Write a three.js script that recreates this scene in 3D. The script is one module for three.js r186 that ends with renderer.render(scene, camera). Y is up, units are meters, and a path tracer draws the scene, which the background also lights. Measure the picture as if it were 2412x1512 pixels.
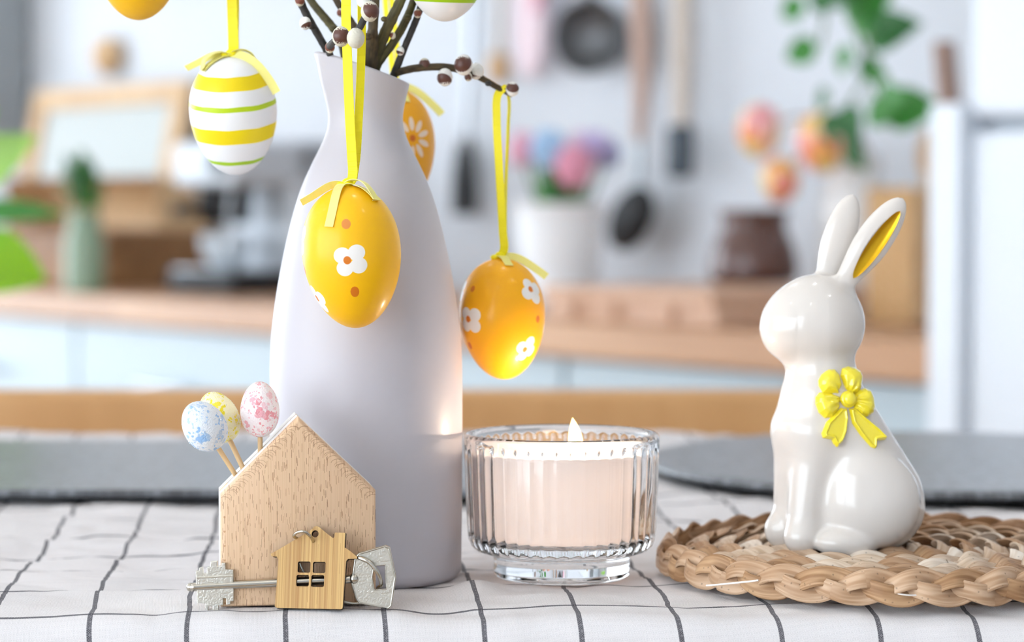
import * as THREE from 'three';
import { mergeGeometries, mergeVertices, toCreasedNormals } from 'three/addons/utils/BufferGeometryUtils.js';
import { RoundedBoxGeometry } from 'three/addons/geometries/RoundedBoxGeometry.js';
import { RectAreaLightUniformsLib } from 'three/addons/lights/RectAreaLightUniformsLib.js';
import { MarchingCubes } from 'three/addons/objects/MarchingCubes.js';

// ---------------------------------------------------------------- camera, sky, exposure
const V = (x, y, z) => new THREE.Vector3(x, y, z);
const scene = new THREE.Scene();
const F = 5700, EYE = 1.05, PITCH = Math.atan(266 / F);
const camera = new THREE.PerspectiveCamera(2 * Math.atan(756 / F) * 180 / Math.PI, 2412 / 1512, 0.05, 60);
camera.position.set(0, EYE, 0);
camera.rotation.x = -PITCH;
camera.focus = 0.922;
camera.userData.fStop = camera.getFocalLength() / 11.5;          // an 11.5 mm wide aperture
camera.updateProjectionMatrix();
scene.background = new THREE.Color(0.80, 0.90, 1.0);             // bright, evenly overcast sky
scene.backgroundIntensity = 4;
RectAreaLightUniformsLib.init();
const renderer = new THREE.WebGLRenderer({ antialias: true });
renderer.toneMapping = THREE.LinearToneMapping;
renderer.toneMappingExposure = 1.75;
renderer.shadowMap.enabled = true;

// ---------------------------------------------------------------- small helpers
let seed = 7;
const rnd = () => { seed = (seed * 1664525 + 1013904223) % 4294967296; return seed / 4294967296; };
const rr = (a, b) => a + (b - a) * rnd();
const clamp = (x, a, b) => Math.min(b, Math.max(a, x)), mix = (a, b, t) => a + (b - a) * t;
const smooth = (a, b, x) => { const t = clamp((x - a) / (b - a), 0, 1); return t * t * (3 - 2 * t); };
const hash = (x, y) => { let h = Math.imul(x, 374761393) + Math.imul(y, 668265263); h = Math.imul(h ^ (h >>> 13), 1274126177); return ((h ^ (h >>> 16)) >>> 0) / 4294967296; };
function vnoise(x, y) {
  const i = Math.floor(x), j = Math.floor(y), f = x - i, g = y - j, u = f * f * (3 - 2 * f), v = g * g * (3 - 2 * g);
  return mix(mix(hash(i, j), hash(i + 1, j), u), mix(hash(i, j + 1), hash(i + 1, j + 1), u), v) * 2 - 1;
}
const fbm = (x, y, n = 3) => { let s = 0, a = 0.5; for (let k = 0; k < n; k++) { s += a * vnoise(x, y); x = x * 2.03 + 17.1; y = y * 2.03 + 5.7; a *= 0.5; } return s; };

const S = (D) => D / F;                                             // metres per photo pixel at distance D
const cP = Math.cos(PITCH), sP = Math.sin(PITCH);
function at(px, py, D) {                                            // photo pixel at horizontal distance D -> world point
  const x = (px - 1206) / F, y = -(py - 756) / F, t = D / (cP + y * sP);
  return V(x * t, EYE + t * (-sP + y * cP), -D);
}
function onY(px, py, h) {                                           // where the sight line meets height h
  const y = -(py - 756) / F, t = (h - EYE) / (-sP + y * cP);
  return V((px - 1206) / F * t, h, -t * (cP + y * sP));
}
// the room stands at an angle to the view: a runs along the kitchen wall to the far left, b runs into that wall
const CA = 0.7804, SA = 0.6252, TURN = -Math.atan2(CA, SA);
const R = (a, h, b) => V(-SA * a + CA * b, h, -(CA * a + SA * b));
function onB(px, py, b) {                                           // where the sight line meets the upright plane b
  const m = (px - 1206) / F, a = b * (CA - SA * m) / (SA + CA * m), D = CA * a + SA * b;
  return at(px, py, D);
}
const used = {};
function numbered(name) { used[name] = (used[name] ?? -1) + 1; return used[name] ? name + '_' + String(used[name]).padStart(3, '0') : name; }
function thing(name, label, category, pos = V(0, 0, 0), turn = 0, group) {
  const o = new THREE.Group(); o.name = numbered(name); o.position.copy(pos); o.rotation.y = turn;
  o.userData = { label, category }; if (group) o.userData.group = group;
  scene.add(o); return o;
}
function part(name, geometry, material, parent, label) {
  const m = new THREE.Mesh(Array.isArray(geometry) ? mergeGeometries(geometry.map(plain)) : geometry, material);
  m.name = name; m.castShadow = m.receiveShadow = true; if (label) m.userData.label = label;
  parent.add(m); return m;
}
function struct(name, geometry, material, parent) {
  const m = part(name, geometry, material, parent ?? scene);
  if (!parent) m.userData.kind = 'structure';
  return m;
}
function plain(g) {                                                 // position, normal, uv only, no index: ready to merge
  const q = g.index ? g.toNonIndexed() : g.clone();
  for (const k of Object.keys(q.attributes)) if (!['position', 'normal', 'uv'].includes(k)) q.deleteAttribute(k);
  if (!q.attributes.uv) q.setAttribute('uv', new THREE.BufferAttribute(new Float32Array(q.attributes.position.count * 2), 2));
  return q;
}
const mv = (g, x = 0, y = 0, z = 0) => g.translate(x, y, z);
const rbox = (w, h, d, r = 0.003, n = 2) => new RoundedBoxGeometry(w, h, d, n, Math.min(r, w / 2.01, h / 2.01, d / 2.01));
const std = (color, roughness = 0.6, more = {}) => new THREE.MeshStandardMaterial({ color: new THREE.Color(color), roughness, ...more });
const phy = (color, roughness = 0.6, more = {}) => new THREE.MeshPhysicalMaterial({ color: new THREE.Color(color), roughness, ...more });
function grid(nu, nv, fn, closeU = false) {                         // fn(u, v) -> Vector3; u to the right, v upward gives a face to the viewer
  const pos = [], uv = [], idx = [];
  for (let j = 0; j <= nv; j++) for (let i = 0; i <= nu; i++) { const p = fn(i / nu, j / nv); pos.push(p.x, p.y, p.z); uv.push(i / nu, j / nv); }
  for (let j = 0; j < nv; j++) for (let i = 0; i < nu; i++) { const a = j * (nu + 1) + i, b = a + 1, c = a + nu + 1, d = c + 1; idx.push(a, b, d, a, d, c); }
  const g = new THREE.BufferGeometry();
  g.setAttribute('position', new THREE.Float32BufferAttribute(pos, 3)); g.setAttribute('uv', new THREE.Float32BufferAttribute(uv, 2)); g.setIndex(idx);
  g.computeVertexNormals();
  if (closeU) { const n = g.attributes.normal; for (let j = 0; j <= nv; j++) { const a = j * (nu + 1), b = a + nu, m = V(n.getX(a) + n.getX(b), n.getY(a) + n.getY(b), n.getZ(a) + n.getZ(b)).normalize(); n.setXYZ(a, m.x, m.y, m.z); n.setXYZ(b, m.x, m.y, m.z); } }
  return g;
}
function lathe(profile, seg = 48) { return new THREE.LatheGeometry(profile.map(([r, y]) => new THREE.Vector2(r, y)), seg); }
function frames(pts, n) {                                           // smooth curve with parallel-transported frames
  const c = new THREE.CatmullRomCurve3(pts, false, 'centripetal'), out = []; let N = null;
  for (let i = 0; i <= n; i++) {
    const t = i / n, p = c.getPoint(t), T = c.getTangent(t);
    if (!N) { N = Math.abs(T.y) < 0.9 ? V(0, 1, 0) : V(0, 0, 1); }
    N = N.clone().addScaledVector(T, -N.dot(T)).normalize();
    out.push({ t, p, T, N, B: T.clone().cross(N) });
  }
  return out;
}
function tube(pts, radii, rs = 10, n = 24, rough = 0) {             // tapered round tube with closed ends
  const fr = frames(pts, n), rad = (t) => { const x = t * (radii.length - 1), i = Math.min(Math.floor(x), radii.length - 2); return mix(radii[i], radii[i + 1], x - i); };
  const rows = [[fr[0], 0], ...fr.map((f) => [f, 1]), [fr[n], 0]];
  return grid(rs, rows.length - 1, (u, v) => {
    const [f, k] = rows[Math.round(v * (rows.length - 1))], a = -u * 2 * Math.PI, r = rad(f.t) * k * (1 + rough * vnoise(Math.round(u * rs) % rs * 1.7, f.t * 40));
    return f.p.clone().addScaledVector(f.N, Math.cos(a) * r).addScaledVector(f.B, Math.sin(a) * r);
  }, true);
}
function band(pts, side, width, thick, n = 30) {                    // flat ribbon; side: direction of its width (vector or function of t)
  const c = new THREE.CatmullRomCurve3(pts, false, 'centripetal'), rows = [], len = c.getLength();
  for (let i = 0; i <= n; i++) {
    const t = i / n, p = c.getPoint(t), T = c.getTangent(t), w0 = typeof side === 'function' ? side(t) : side;
    const w = w0.clone().addScaledVector(T, -w0.dot(T)).normalize(), m = T.clone().cross(w).normalize(), W = (typeof width === 'function' ? width(t) : width) / 2;
    rows.push([p.clone().addScaledVector(w, -W).addScaledVector(m, thick / 2), p.clone().addScaledVector(w, W).addScaledVector(m, thick / 2), p.clone().addScaledVector(w, W).addScaledVector(m, -thick / 2), p.clone().addScaledVector(w, -W).addScaledVector(m, -thick / 2), t * len]);
  }
  const pos = [], uv = [], idx = [];
  for (const r of rows) for (let k = 0; k < 4; k++) { pos.push(r[k].x, r[k].y, r[k].z); uv.push(k === 1 || k === 2 ? 1 : 0, r[4] * 250); }
  for (let i = 0; i < n; i++) for (let k = 0; k < 4; k++) { const a = i * 4 + k, b = i * 4 + (k + 1) % 4, c2 = a + 4, d = b + 4; idx.push(a, b, d, a, d, c2); }
  idx.push(0, 2, 1, 0, 3, 2); const e = n * 4; idx.push(e, e + 1, e + 2, e, e + 2, e + 3);
  const g = new THREE.BufferGeometry();
  g.setAttribute('position', new THREE.Float32BufferAttribute(pos, 3)); g.setAttribute('uv', new THREE.Float32BufferAttribute(uv, 2)); g.setIndex(idx);
  return toCreasedNormals(g, 0.9);
}
function canvasMap(w, h, draw, srgb = true) {
  const c = document.createElement('canvas'); c.width = w; c.height = h; draw(c.getContext('2d'), w, h);
  const t = new THREE.CanvasTexture(c); t.wrapS = t.wrapT = THREE.RepeatWrapping; if (srgb) t.colorSpace = THREE.SRGBColorSpace; return t;
}
function dataMap(w, h, fn, srgb = true) {
  const d = new Uint8Array(w * h * 4);
  for (let j = 0; j < h; j++) for (let i = 0; i < w; i++) { const c = fn(i, j), k = (j * w + i) * 4; d[k] = clamp(c[0], 0, 255); d[k + 1] = clamp(c[1], 0, 255); d[k + 2] = clamp(c[2], 0, 255); d[k + 3] = 255; }
  const t = new THREE.DataTexture(d, w, h); t.wrapS = t.wrapT = THREE.RepeatWrapping; t.magFilter = THREE.LinearFilter; t.needsUpdate = true;
  if (srgb) t.colorSpace = THREE.SRGBColorSpace; return t;
}
function planarUV(g, sx, sy, ox = 0, oy = 0) { const p = g.attributes.position, uv = new Float32Array(p.count * 2); for (let i = 0; i < p.count; i++) { uv[i * 2] = p.getX(i) / sx + ox; uv[i * 2 + 1] = p.getY(i) / sy + oy; } g.setAttribute('uv', new THREE.BufferAttribute(uv, 2)); return g; }
function boxUV(g, s) { // uv in metres / s by the dominant axis
  const q = g.index ? g.toNonIndexed() : g, p = q.attributes.position, n = q.attributes.normal, uv = new Float32Array(p.count * 2);
  for (let i = 0; i < p.count; i++) { const a = Math.abs(n.getX(i)), b = Math.abs(n.getY(i)), c = Math.abs(n.getZ(i)); const [u, v] = b >= a && b >= c ? [p.getX(i), p.getZ(i)] : c >= a ? [p.getX(i), p.getY(i)] : [p.getZ(i), p.getY(i)]; uv[i * 2] = u / s; uv[i * 2 + 1] = v / s; }
  q.setAttribute('uv', new THREE.BufferAttribute(uv, 2)); return q;
}
// signed distances for moulded shapes
const smin = (a, b, k) => { const h = Math.max(k - Math.abs(a - b), 0) / k; return Math.min(a, b) - h * h * k * 0.25; };
const ell = (x, y, z, c, r) => { const a = (x - c[0]) / r[0], b = (y - c[1]) / r[1], d = (z - c[2]) / r[2], k0 = Math.hypot(a, b, d), k1 = Math.hypot(a / r[0], b / r[1], d / r[2]); return k1 < 1e-9 ? -Math.min(...r) : k0 * (k0 - 1) / k1; };
const cap = (x, y, z, a, ra, b, rb) => { const dx = b[0] - a[0], dy = b[1] - a[1], dz = b[2] - a[2], t = clamp(((x - a[0]) * dx + (y - a[1]) * dy + (z - a[2]) * dz) / (dx * dx + dy * dy + dz * dz), 0, 1); return Math.hypot(x - a[0] - dx * t, y - a[1] - dy * t, z - a[2] - dz * t) - mix(ra, rb, t); };
function sdfMesh(f, lo, hi, res, map) {                             // map(x, y, z) -> Vector3 in metres
  const mc = new MarchingCubes(res, new THREE.MeshStandardMaterial(), false, false, 400000), n = res, d = [0, 1, 2].map((k) => (hi[k] - lo[k]) / (n - 1));
  for (let k = 0, q = 0; k < n; k++) for (let j = 0; j < n; j++) for (let i = 0; i < n; i++, q++) mc.field[q] = -f(lo[0] + i * d[0], lo[1] + j * d[1], lo[2] + k * d[2]);
  mc.isolation = 0; mc.update();
  let g = new THREE.BufferGeometry(); g.setAttribute('position', new THREE.BufferAttribute(mc.positionArray.slice(0, mc.count * 3), 3));
  g = mergeVertices(g, 1e-5);
  const p = g.attributes.position, nn = new Float32Array(p.count * 3), h = n / 2, e = Math.min(...d) * 0.6, O = map(0, 0, 0), ax = [map(1, 0, 0), map(0, 1, 0), map(0, 0, 1)].map((v) => v.sub(O).normalize());
  for (let i = 0; i < p.count; i++) {
    const x = lo[0] + (p.getX(i) * h + h) * d[0], y = lo[1] + (p.getY(i) * h + h) * d[1], z = lo[2] + (p.getZ(i) * h + h) * d[2];
    const gx = f(x + e, y, z) - f(x - e, y, z), gy = f(x, y + e, z) - f(x, y - e, z), gz = f(x, y, z + e) - f(x, y, z - e);
    V(0, 0, 0).addScaledVector(ax[0], gx).addScaledVector(ax[1], gy).addScaledVector(ax[2], gz).normalize().toArray(nn, i * 3);
    const w = map(x, y, z); p.setXYZ(i, w.x, w.y, w.z);
  }
  g.setAttribute('normal', new THREE.BufferAttribute(nn, 3));
  const ix = g.index.array, A = V(), B = V(), C = V(); let vote = 0;
  for (let t = 0; t < Math.min(ix.length, 3000); t += 3) { A.fromBufferAttribute(p, ix[t]); B.fromBufferAttribute(p, ix[t + 1]); C.fromBufferAttribute(p, ix[t + 2]); const q = B.sub(A).cross(C.sub(A)); vote += Math.sign(q.x * nn[ix[t] * 3] + q.y * nn[ix[t] * 3 + 1] + q.z * nn[ix[t] * 3 + 2]); }
  if (vote < 0) for (let t = 0; t < ix.length; t += 3) { const q = ix[t]; ix[t] = ix[t + 1]; ix[t + 1] = q; }
  return g;
}

// ---------------------------------------------------------------- materials
const woodMap = (w, h, base, dark, stripes, contrast = 1) => dataMap(w, h, (i, j) => {
  const u = i / w, v = j / h, x = u * stripes + 0.6 * fbm(u * 3, v * 2), n = fbm(x, v * 3, 3) * 0.9 + 0.35 * vnoise(x * 5, v * 9), t = clamp(0.5 + n * 0.6 * contrast, 0, 1);
  return [mix(base[0], dark[0], t), mix(base[1], dark[1], t), mix(base[2], dark[2], t)];
});
const M = {
  wall: std(0xd9dde3, 0.85), ceiling: std(0xf2f2f0, 0.9), floor: std(0xffffff, 0.5),
  white: phy(0xd0dae2, 0.35, { clearcoat: 0.3, clearcoatRoughness: 0.2 }), whiteMatt: std(0xeef0f2, 0.55),
  frame: std(0xf4f4f2, 0.4), glassPane: phy(0xffffff, 0.02, { transmission: 1, thickness: 0, ior: 1.45 }),
  steel: std(0xb9bcc0, 0.28, { metalness: 1 }), darkSteel: std(0x5c5f62, 0.4, { metalness: 0.6 }), black: std(0x121316, 0.55), slate: std(0x36424d, 0.5),
  charcoal: std(0x33363a, 0.6),
};
M.cabinet = phy(0xb6c5cd, 0.45, { clearcoat: 0.2, clearcoatRoughness: 0.3 });
M.fridge = phy(0xe6ecf4, 0.3, { clearcoat: 0.4, clearcoatRoughness: 0.2 });
M.floor.map = woodMap(512, 512, [190, 165, 138], [160, 132, 104], 12); M.floor.map.repeat.set(0.5, 0.5);
M.worktop = std(0xffffff, 0.38); M.worktop.map = woodMap(512, 1024, [205, 160, 122], [176, 130, 94], 14);
M.bench = std(0xffffff, 0.5); M.bench.map = woodMap(512, 512, [214, 166, 112], [190, 140, 86], 10, 0.7);
M.paleWood = std(0xffffff, 0.55); M.paleWood.map = woodMap(256, 512, [228, 194, 150], [204, 164, 118], 10);
M.brownWood = std(0xffffff, 0.6); M.brownWood.map = woodMap(256, 512, [168, 124, 82], [120, 82, 50], 10);
M.trayWood = std(0xffffff, 0.5); M.trayWood.map = woodMap(256, 512, [222, 184, 156], [204, 160, 128], 8); M.taupeWood = std(0x9a7c6d, 0.6); M.pinkWood = std(0xc7a999, 0.6); M.beigeWood = std(0xd6c8ba, 0.6);

// ---------------------------------------------------------------- the room
const roomBox = (name, a0, a1, h0, h1, b0, b1, m, uvs) => {
  let g = new THREE.BoxGeometry(a1 - a0, h1 - h0, b1 - b0); if (uvs) g = boxUV(g, uvs);
  const o = struct(name, g, m); o.position.copy(R((a0 + a1) / 2, (h0 + h1) / 2, (b0 + b1) / 2)); o.rotation.y = TURN; return o;
};
const A0 = -2.6, A1 = 6.6, B0 = -3.0, B1 = 2.89, HC = 2.7, TH = 0.2;
roomBox('floor', A0 - TH, A1 + TH, -0.15, 0, B0 - TH, B1 + TH, M.floor, 1);
roomBox('ceiling', A0 - TH, A1 + TH, HC, HC + 0.15, B0 - TH, B1 + TH, M.ceiling);
roomBox('wall_back', A0 - TH, A1 + TH, 0, HC, B1, B1 + TH, M.wall);
roomBox('wall_right', A0 - TH, A0, 0, HC, B0, B1, M.wall);
function wallWithWindow(name, g, pos, turn) { const o = struct(name, g, M.wall); o.position.copy(pos); o.rotation.y = turn; }
function holed(w, h, x0, x1, y0, y1) {
  const s = new THREE.Shape([[0, 0], [w, 0], [w, h], [0, h]].map(([x, y]) => new THREE.Vector2(x, y)));
  s.holes.push(new THREE.Path([[x0, y0], [x0, y1], [x1, y1], [x1, y0]].map(([x, y]) => new THREE.Vector2(x, y))));
  return new THREE.ExtrudeGeometry(s, { depth: TH, bevelEnabled: false });
}
function windowUnit(name, w, h, panes, pos, turn) {
  const o = new THREE.Group(); o.name = name; o.userData.kind = 'structure'; o.position.copy(pos); o.rotation.y = turn; scene.add(o);
  const g = [mv(new THREE.BoxGeometry(w, 0.07, 0.08), w / 2, 0.035, 0), mv(new THREE.BoxGeometry(w, 0.07, 0.08), w / 2, h - 0.035, 0)];
  for (let k = 0; k <= panes; k++) g.push(mv(new THREE.BoxGeometry(0.07, h - 0.14, 0.08), clamp(w * k / panes, 0.035, w - 0.035), h / 2, 0));
  part('window_frame', g, M.frame, o);
  for (let k = 0; k < panes; k++) part('pane', mv(new THREE.BoxGeometry(w / panes - 0.07, h - 0.14, 0.006), w * (k + 0.5) / panes, h / 2, 0), M.glassPane, o);
}
// window wall behind the camera (b = B0), its outside face at B0 - TH
wallWithWindow('wall_front', holed(A1 - A0, HC, 3.6, 8.0, 0.3, 2.5), R(A1, 0, B0), TURN);
windowUnit('window_1', 4.4, 2.2, 3, R(A1 - 3.6, 0.3, B0 - 0.1), TURN);
// window wall at the far left (a = A1)
wallWithWindow('wall_left', holed(B1 - B0, HC, 0.3, 5.1, 0.3, 2.5), R(A1 + TH, 0, B0).clone(), TURN - Math.PI / 2 + Math.PI);
windowUnit('window_2', 4.8, 2.2, 4, R(A1 + 0.1, 0.3, B0 + 0.3), TURN - Math.PI / 2 + Math.PI);

// recessed ceiling spotlights
M.lampGlow = new THREE.MeshStandardMaterial({ color: 0x111111, emissive: new THREE.Color(1, 0.95, 0.88), emissiveIntensity: 14 });
const spotWhere = ['first of the row nearest the window wall', 'second of the row nearest the window wall', 'third of the row nearest the window wall', 'first of the row nearest the kitchen wall', 'second of the row nearest the kitchen wall', 'third of the row nearest the kitchen wall'];
[[-0.3, -0.7], [0.9, -0.7], [2.1, -0.7], [-0.3, 0.9], [0.9, 0.9], [2.1, 0.9]].forEach(([a, b], i) => {
  const t = thing('ceiling_spotlight', 'round recessed white ceiling spotlight, ' + spotWhere[i], 'ceiling light', R(a, HC, b), TURN, 'recessed ceiling spotlights');
  part('trim_ring', lathe([[0.045, -0.001], [0.047, -0.006], [0.056, -0.006], [0.060, -0.0005], [0.045, -0.0005]], 40), M.frame, t);
  part('lens', lathe([[0, -0.0035], [0.045, -0.0035], [0.045, -0.0005], [0, -0.0005]], 32), M.lampGlow, t);
  const l = new THREE.SpotLight(new THREE.Color(1, 0.97, 0.94), 0.40, 0, 1.15, 0.6); l.position.copy(R(a, HC - 0.01, b)); l.target.position.copy(R(a, 0, b)); l.shadow.radius = 2.2; l.castShadow = true; l.name = 'ceiling_spotlight_light'; scene.add(l, l.target);
});

// ---------------------------------------------------------------- table, cloth and grey mats
const TOP = 0.90, EDGE = 0.8985;                                     // table height, distance of the front edge
{
  const t = thing('dining_table', 'white table under the checked cloth, carrying the Easter decorations', 'table', V(0, 0, -1.26));
  part('tabletop', mv(rbox(1.7, 0.03, 0.685, 0.008), 0, TOP - 0.0235, 0), M.whiteMatt, t);
  for (const [x, z] of [[-0.78, -0.28], [0.78, -0.28], [-0.78, 0.28], [0.78, 0.28]]) part('leg', mv(rbox(0.06, TOP - 0.034, 0.06, 0.006), x, (TOP - 0.034) / 2, z), M.whiteMatt, t);
  part('apron', [mv(new THREE.BoxGeometry(1.5, 0.07, 0.02), 0, TOP - 0.07, 0.29), mv(new THREE.BoxGeometry(1.5, 0.07, 0.02), 0, TOP - 0.07, -0.29)], M.whiteMatt, t);
}
const CU = 0.0366, CV = 0.052;                                      // size of a check of the cloth
const NU = 320, NV = 424, CW = 2048;
const clothTone = (i, j) => {                                       // plain weave with charcoal threads every check
  const x = i / CW * NU, y = j / CW * NV, iu = Math.floor(x), iv = Math.floor(y), fu = x - iu - 0.5, fv = y - iv - 0.5, warp = (iu + iv) % 2 === 0;
  const slub = 0.5 + 0.5 * hash(warp ? iu : 911 + iv, warp ? iv >> 3 : iu >> 3);
  const w = 1 - 2 * Math.abs(fu), q = 1 - 2 * Math.abs(fv), height = warp ? Math.pow(Math.max(w, 0), 0.5) : Math.pow(Math.max(q, 0), 0.5);
  const du = iu % 80, dv = iv % 106, lu = du < 4, lv = dv < 3;
  const dark = (warp && lu && !(du === 2 && (iv % 3 === 0))) || (!warp && lv) ? 1 : (lu || lv) ? 0.62 : 0;
  return { height, dark: dark * (0.62 + 0.38 * slub), slub };
};
const clothColor = dataMap(CW, CW, (i, j) => { const c = clothTone(i, j), b = mix(0.72, 0.97, c.height) + 0.03 * (c.slub - 0.75); return [mix(242 * b + 12, 62, c.dark), mix(237 * b + 12, 61, c.dark), mix(237 * b + 12, 68, c.dark)]; });
const clothBump = dataMap(CW, CW, (i, j) => { const h = 255 * clothTone(i, j).height; return [h, h, h]; }, false);
M.cloth = std(0xffffff, 0.95, { map: clothColor, bumpMap: clothBump, bumpScale: 0.00018 });
const clothLift = (x, D) => {                                       // gentle wrinkles; flat where things stand
  const w = 0.0016 * fbm(x * 12 + 3 + 2.5 * D, D * 38 + 1.5 * x, 3) + 0.0016 * fbm(x * 38, D * 85 + 9, 3);
  const back = smooth(0.96, 1.06, D);
  const clear = 1 - smooth(-0.135, -0.12, x) * smooth(-0.03, -0.045, x), brim = -0.0024 * (0.5 + 0.9 * fbm(x * 26, 3.3, 2)) * smooth(0.016, 0.0, D - EDGE) * clear;
  return brim + Math.min(w - 0.0005, 0.0001 + 0.0006 * back) * (1 + 1.0 * back) + 0.0040 * Math.exp(-(((x + 0.0145) / 0.010) ** 2) - ((D - 0.945) / 0.012) ** 2) + 0.0022 * Math.exp(-(((x - 0.008) / 0.02) ** 2) - ((D - 0.925) / 0.012) ** 2);
};
{
  const r = 0.012, hang = 0.16, arc = Math.PI / 2 * r, flat = 0.72, nx = 520, W = 1.74;
  const rows = [];
  for (let k = 0; k < 14; k++) rows.push(-arc - hang * (1 - k / 14));
  for (let k = 0; k < 26; k++) rows.push(-arc * (1 - k / 26));
  for (let k = 0; k < 150; k++) rows.push(0.22 * k / 150);
  for (let k = 0; k < 110; k++) rows.push(0.22 + (flat - 0.22) * k / 110);
  for (let k = 0; k <= 8; k++) rows.push(flat + 0.12 * k / 8);
  const xs = []; for (let i = 0; i <= nx; i++) { const u = i / nx * 2 - 1; xs.push(W / 2 * (0.42 * u + 0.58 * u * u * u)); }
  const g = grid(nx, rows.length - 1, (u, v) => {
    const x = xs[Math.round(u * nx)], s = rows[Math.round(v * (rows.length - 1))];
    const wave = 0.0034 * fbm(x * 11, 4.2, 2) + 0.0020 * fbm(x * 30, 8.8, 2), e = EDGE + wave;
    if (s < -arc) return V(x, TOP - r + (s + arc), -(e - r) + 0.004 * fbm(x * 9, 2.1 + s * 3, 2) * smooth(0, 0.1, -s - arc));
    if (s < 0) { const q = -s / r; return V(x, TOP - r + r * Math.cos(q) + clothLift(x, e) * Math.cos(q), -(e - r * Math.sin(q))); }
    if (s > flat) return V(x, TOP - (s - flat), -(e + flat + 0.004 * Math.sin(x * 30)));
    return V(x, TOP + clothLift(x, e + s), -(e + s));
  });
  const uv = g.attributes.uv; let q = 0;
  for (let j = 0; j < rows.length; j++) for (let i = 0; i <= nx; i++, q++) {
    const x = xs[i], s = rows[j], wob = 0.0016 * fbm(x * 20 + 5, s * 22, 2) + 0.0008 * fbm(x * 60, s * 70, 2), wov = 0.0060 * fbm(x * 16, s * 9 + 7, 2);
    uv.setXY(q, (x + 0.08 * s + wob + 0.0493) / (4 * CU), (s - 0.08 * (x + 0.12) + wov + 0.0015) / (4 * CV));   // the cloth lies a little askew
  }
  part('tablecloth', g, M.cloth, scene).userData = { label: 'white linen tablecloth with thin charcoal check lines hanging over the table edge', category: 'tablecloth' };
}
const matMap = dataMap(512, 512, (i, j) => { const wx = Math.floor(i / 8), wy = Math.floor(j / 8), t = (wx + wy) % 2 ? Math.abs((i % 8) - 3.5) / 4 : Math.abs((j % 8) - 3.5) / 4, k = 88 + 56 * hash(wx, wy) - 44 * t; return [k * 0.97, k, k * 1.05]; });
matMap.repeat.set(2.6, 2.6);
M.mat = phy(0xffffff, 0.38, { map: matMap, bumpMap: matMap, bumpScale: 0.0012, clearcoat: 0.7, clearcoatRoughness: 0.3 });
M.matEdge = std(0x25272a, 0.8);
{
  const t = thing('placemat', 'straight edged dark grey woven placemat lying behind the vase', 'placemat', V(-0.235, TOP + 0.0018, -1.350));
  part('woven_top', planarUV2(mv(rbox(0.50, 0.004, 0.262, 0.0015), 0, 0.0040, 0)), M.mat, t);
  part('backing', mv(rbox(0.496, 0.0022, 0.258, 0.001), 0, 0.0011, 0), M.matEdge, t);
  const q = thing('placemat', 'round dark grey woven placemat lying behind the white rabbit figurine', 'placemat', V(at(2215, 0, 1.36).x, TOP + 0.0018, -1.36));
  part('woven_top', planarUV2(lathe([[0, 0.008], [0.158, 0.008], [0.163, 0.0068], [0.165, 0.005], [0.163, 0.003], [0, 0.003]].reverse(), 96)), M.mat, q);
  part('backing', lathe([[0, 0.0001], [0.160, 0.0001], [0.161, 0.0028], [0, 0.0028]], 96), M.matEdge, q);
}
function planarUV2(g) { const p = g.attributes.position, uv = new Float32Array(p.count * 2); for (let i = 0; i < p.count; i++) { uv[i * 2] = p.getX(i) / 0.8; uv[i * 2 + 1] = p.getZ(i) / 0.8; } g.setAttribute('uv', new THREE.BufferAttribute(uv, 2)); return g; }

// ---------------------------------------------------------------- vase
const VD = 0.983, vs = S(VD), vx = at(860, 0, VD).x;
M.vase = phy(0xc0bbc0, 0.5, { clearcoat: 0.18, clearcoatRoughness: 0.25 });
{
  const H = at(860, 1372, VD).y;                                    // foot of the vase on the cloth
  const prof = [[1372, 214], [1366, 222], [1345, 224], [1200, 226], [1050, 227], [920, 227], [850, 226], [790, 222], [720, 213], [660, 203], [600, 191], [540, 177], [480, 160], [430, 141], [390, 122], [360, 107], [335, 96], [315, 90], [300, 88], [285, 88], [265, 91], [235, 98], [200, 107], [160, 115], [125, 126], [90, 138]];
  const curve = new THREE.SplineCurve(prof.map(([y, r]) => new THREE.Vector2(r, 1372 - y))), ys = [], N = 260;
  for (let i = 0; i <= N; i++) ys.push(curve.getPoint(i / N));
  const rAt = (y) => { let i = 0; while (i < N - 1 && ys[i + 1].y < y) i++; const t = clamp((y - ys[i].y) / (ys[i + 1].y - ys[i].y + 1e-9), 0, 1); return mix(ys[i].x, ys[i + 1].x, t); };
  const topY = (c) => 1372 - 172 - 36 * c;                           // slanting mouth: higher on the left
  const g = grid(96, 150, (u, v) => {
    const th = -Math.PI / 2 + u * 2 * Math.PI, c = Math.cos(th), sn = Math.sin(th), cut = topY(c);
    let y, r;
    if (v < 0.04) { y = 0; r = 214 * v / 0.04; }
    else if (v < 0.60) { const k = (v - 0.04) / 0.56; y = k * (cut - 6); r = rAt(y); }
    else if (v < 0.66) { const q = (v - 0.60) / 0.06 * Math.PI; y = cut - 6 + 6 * Math.sin(q); r = rAt(cut - 6) - 9 + 9 * Math.cos(q); }
    else if (v < 0.97) { const k = (v - 0.66) / 0.31; y = mix(cut - 6, 60, k); r = rAt(y) - 18; }
    else { y = 60; r = (rAt(60) - 18) * (1 - v) / 0.03; }
    return V(r * c * vs - 0 * sn, y * vs, -r * sn * vs);
  }, true);
  const t = thing('vase', 'tall lilac grey ceramic vase with a slanted mouth holding willow twigs', 'vase', V(vx, TOP, -VD));
  // v grows upward on the outside, so u must run to the right as seen from outside
  part('body', g, M.vase, t);
}

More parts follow.
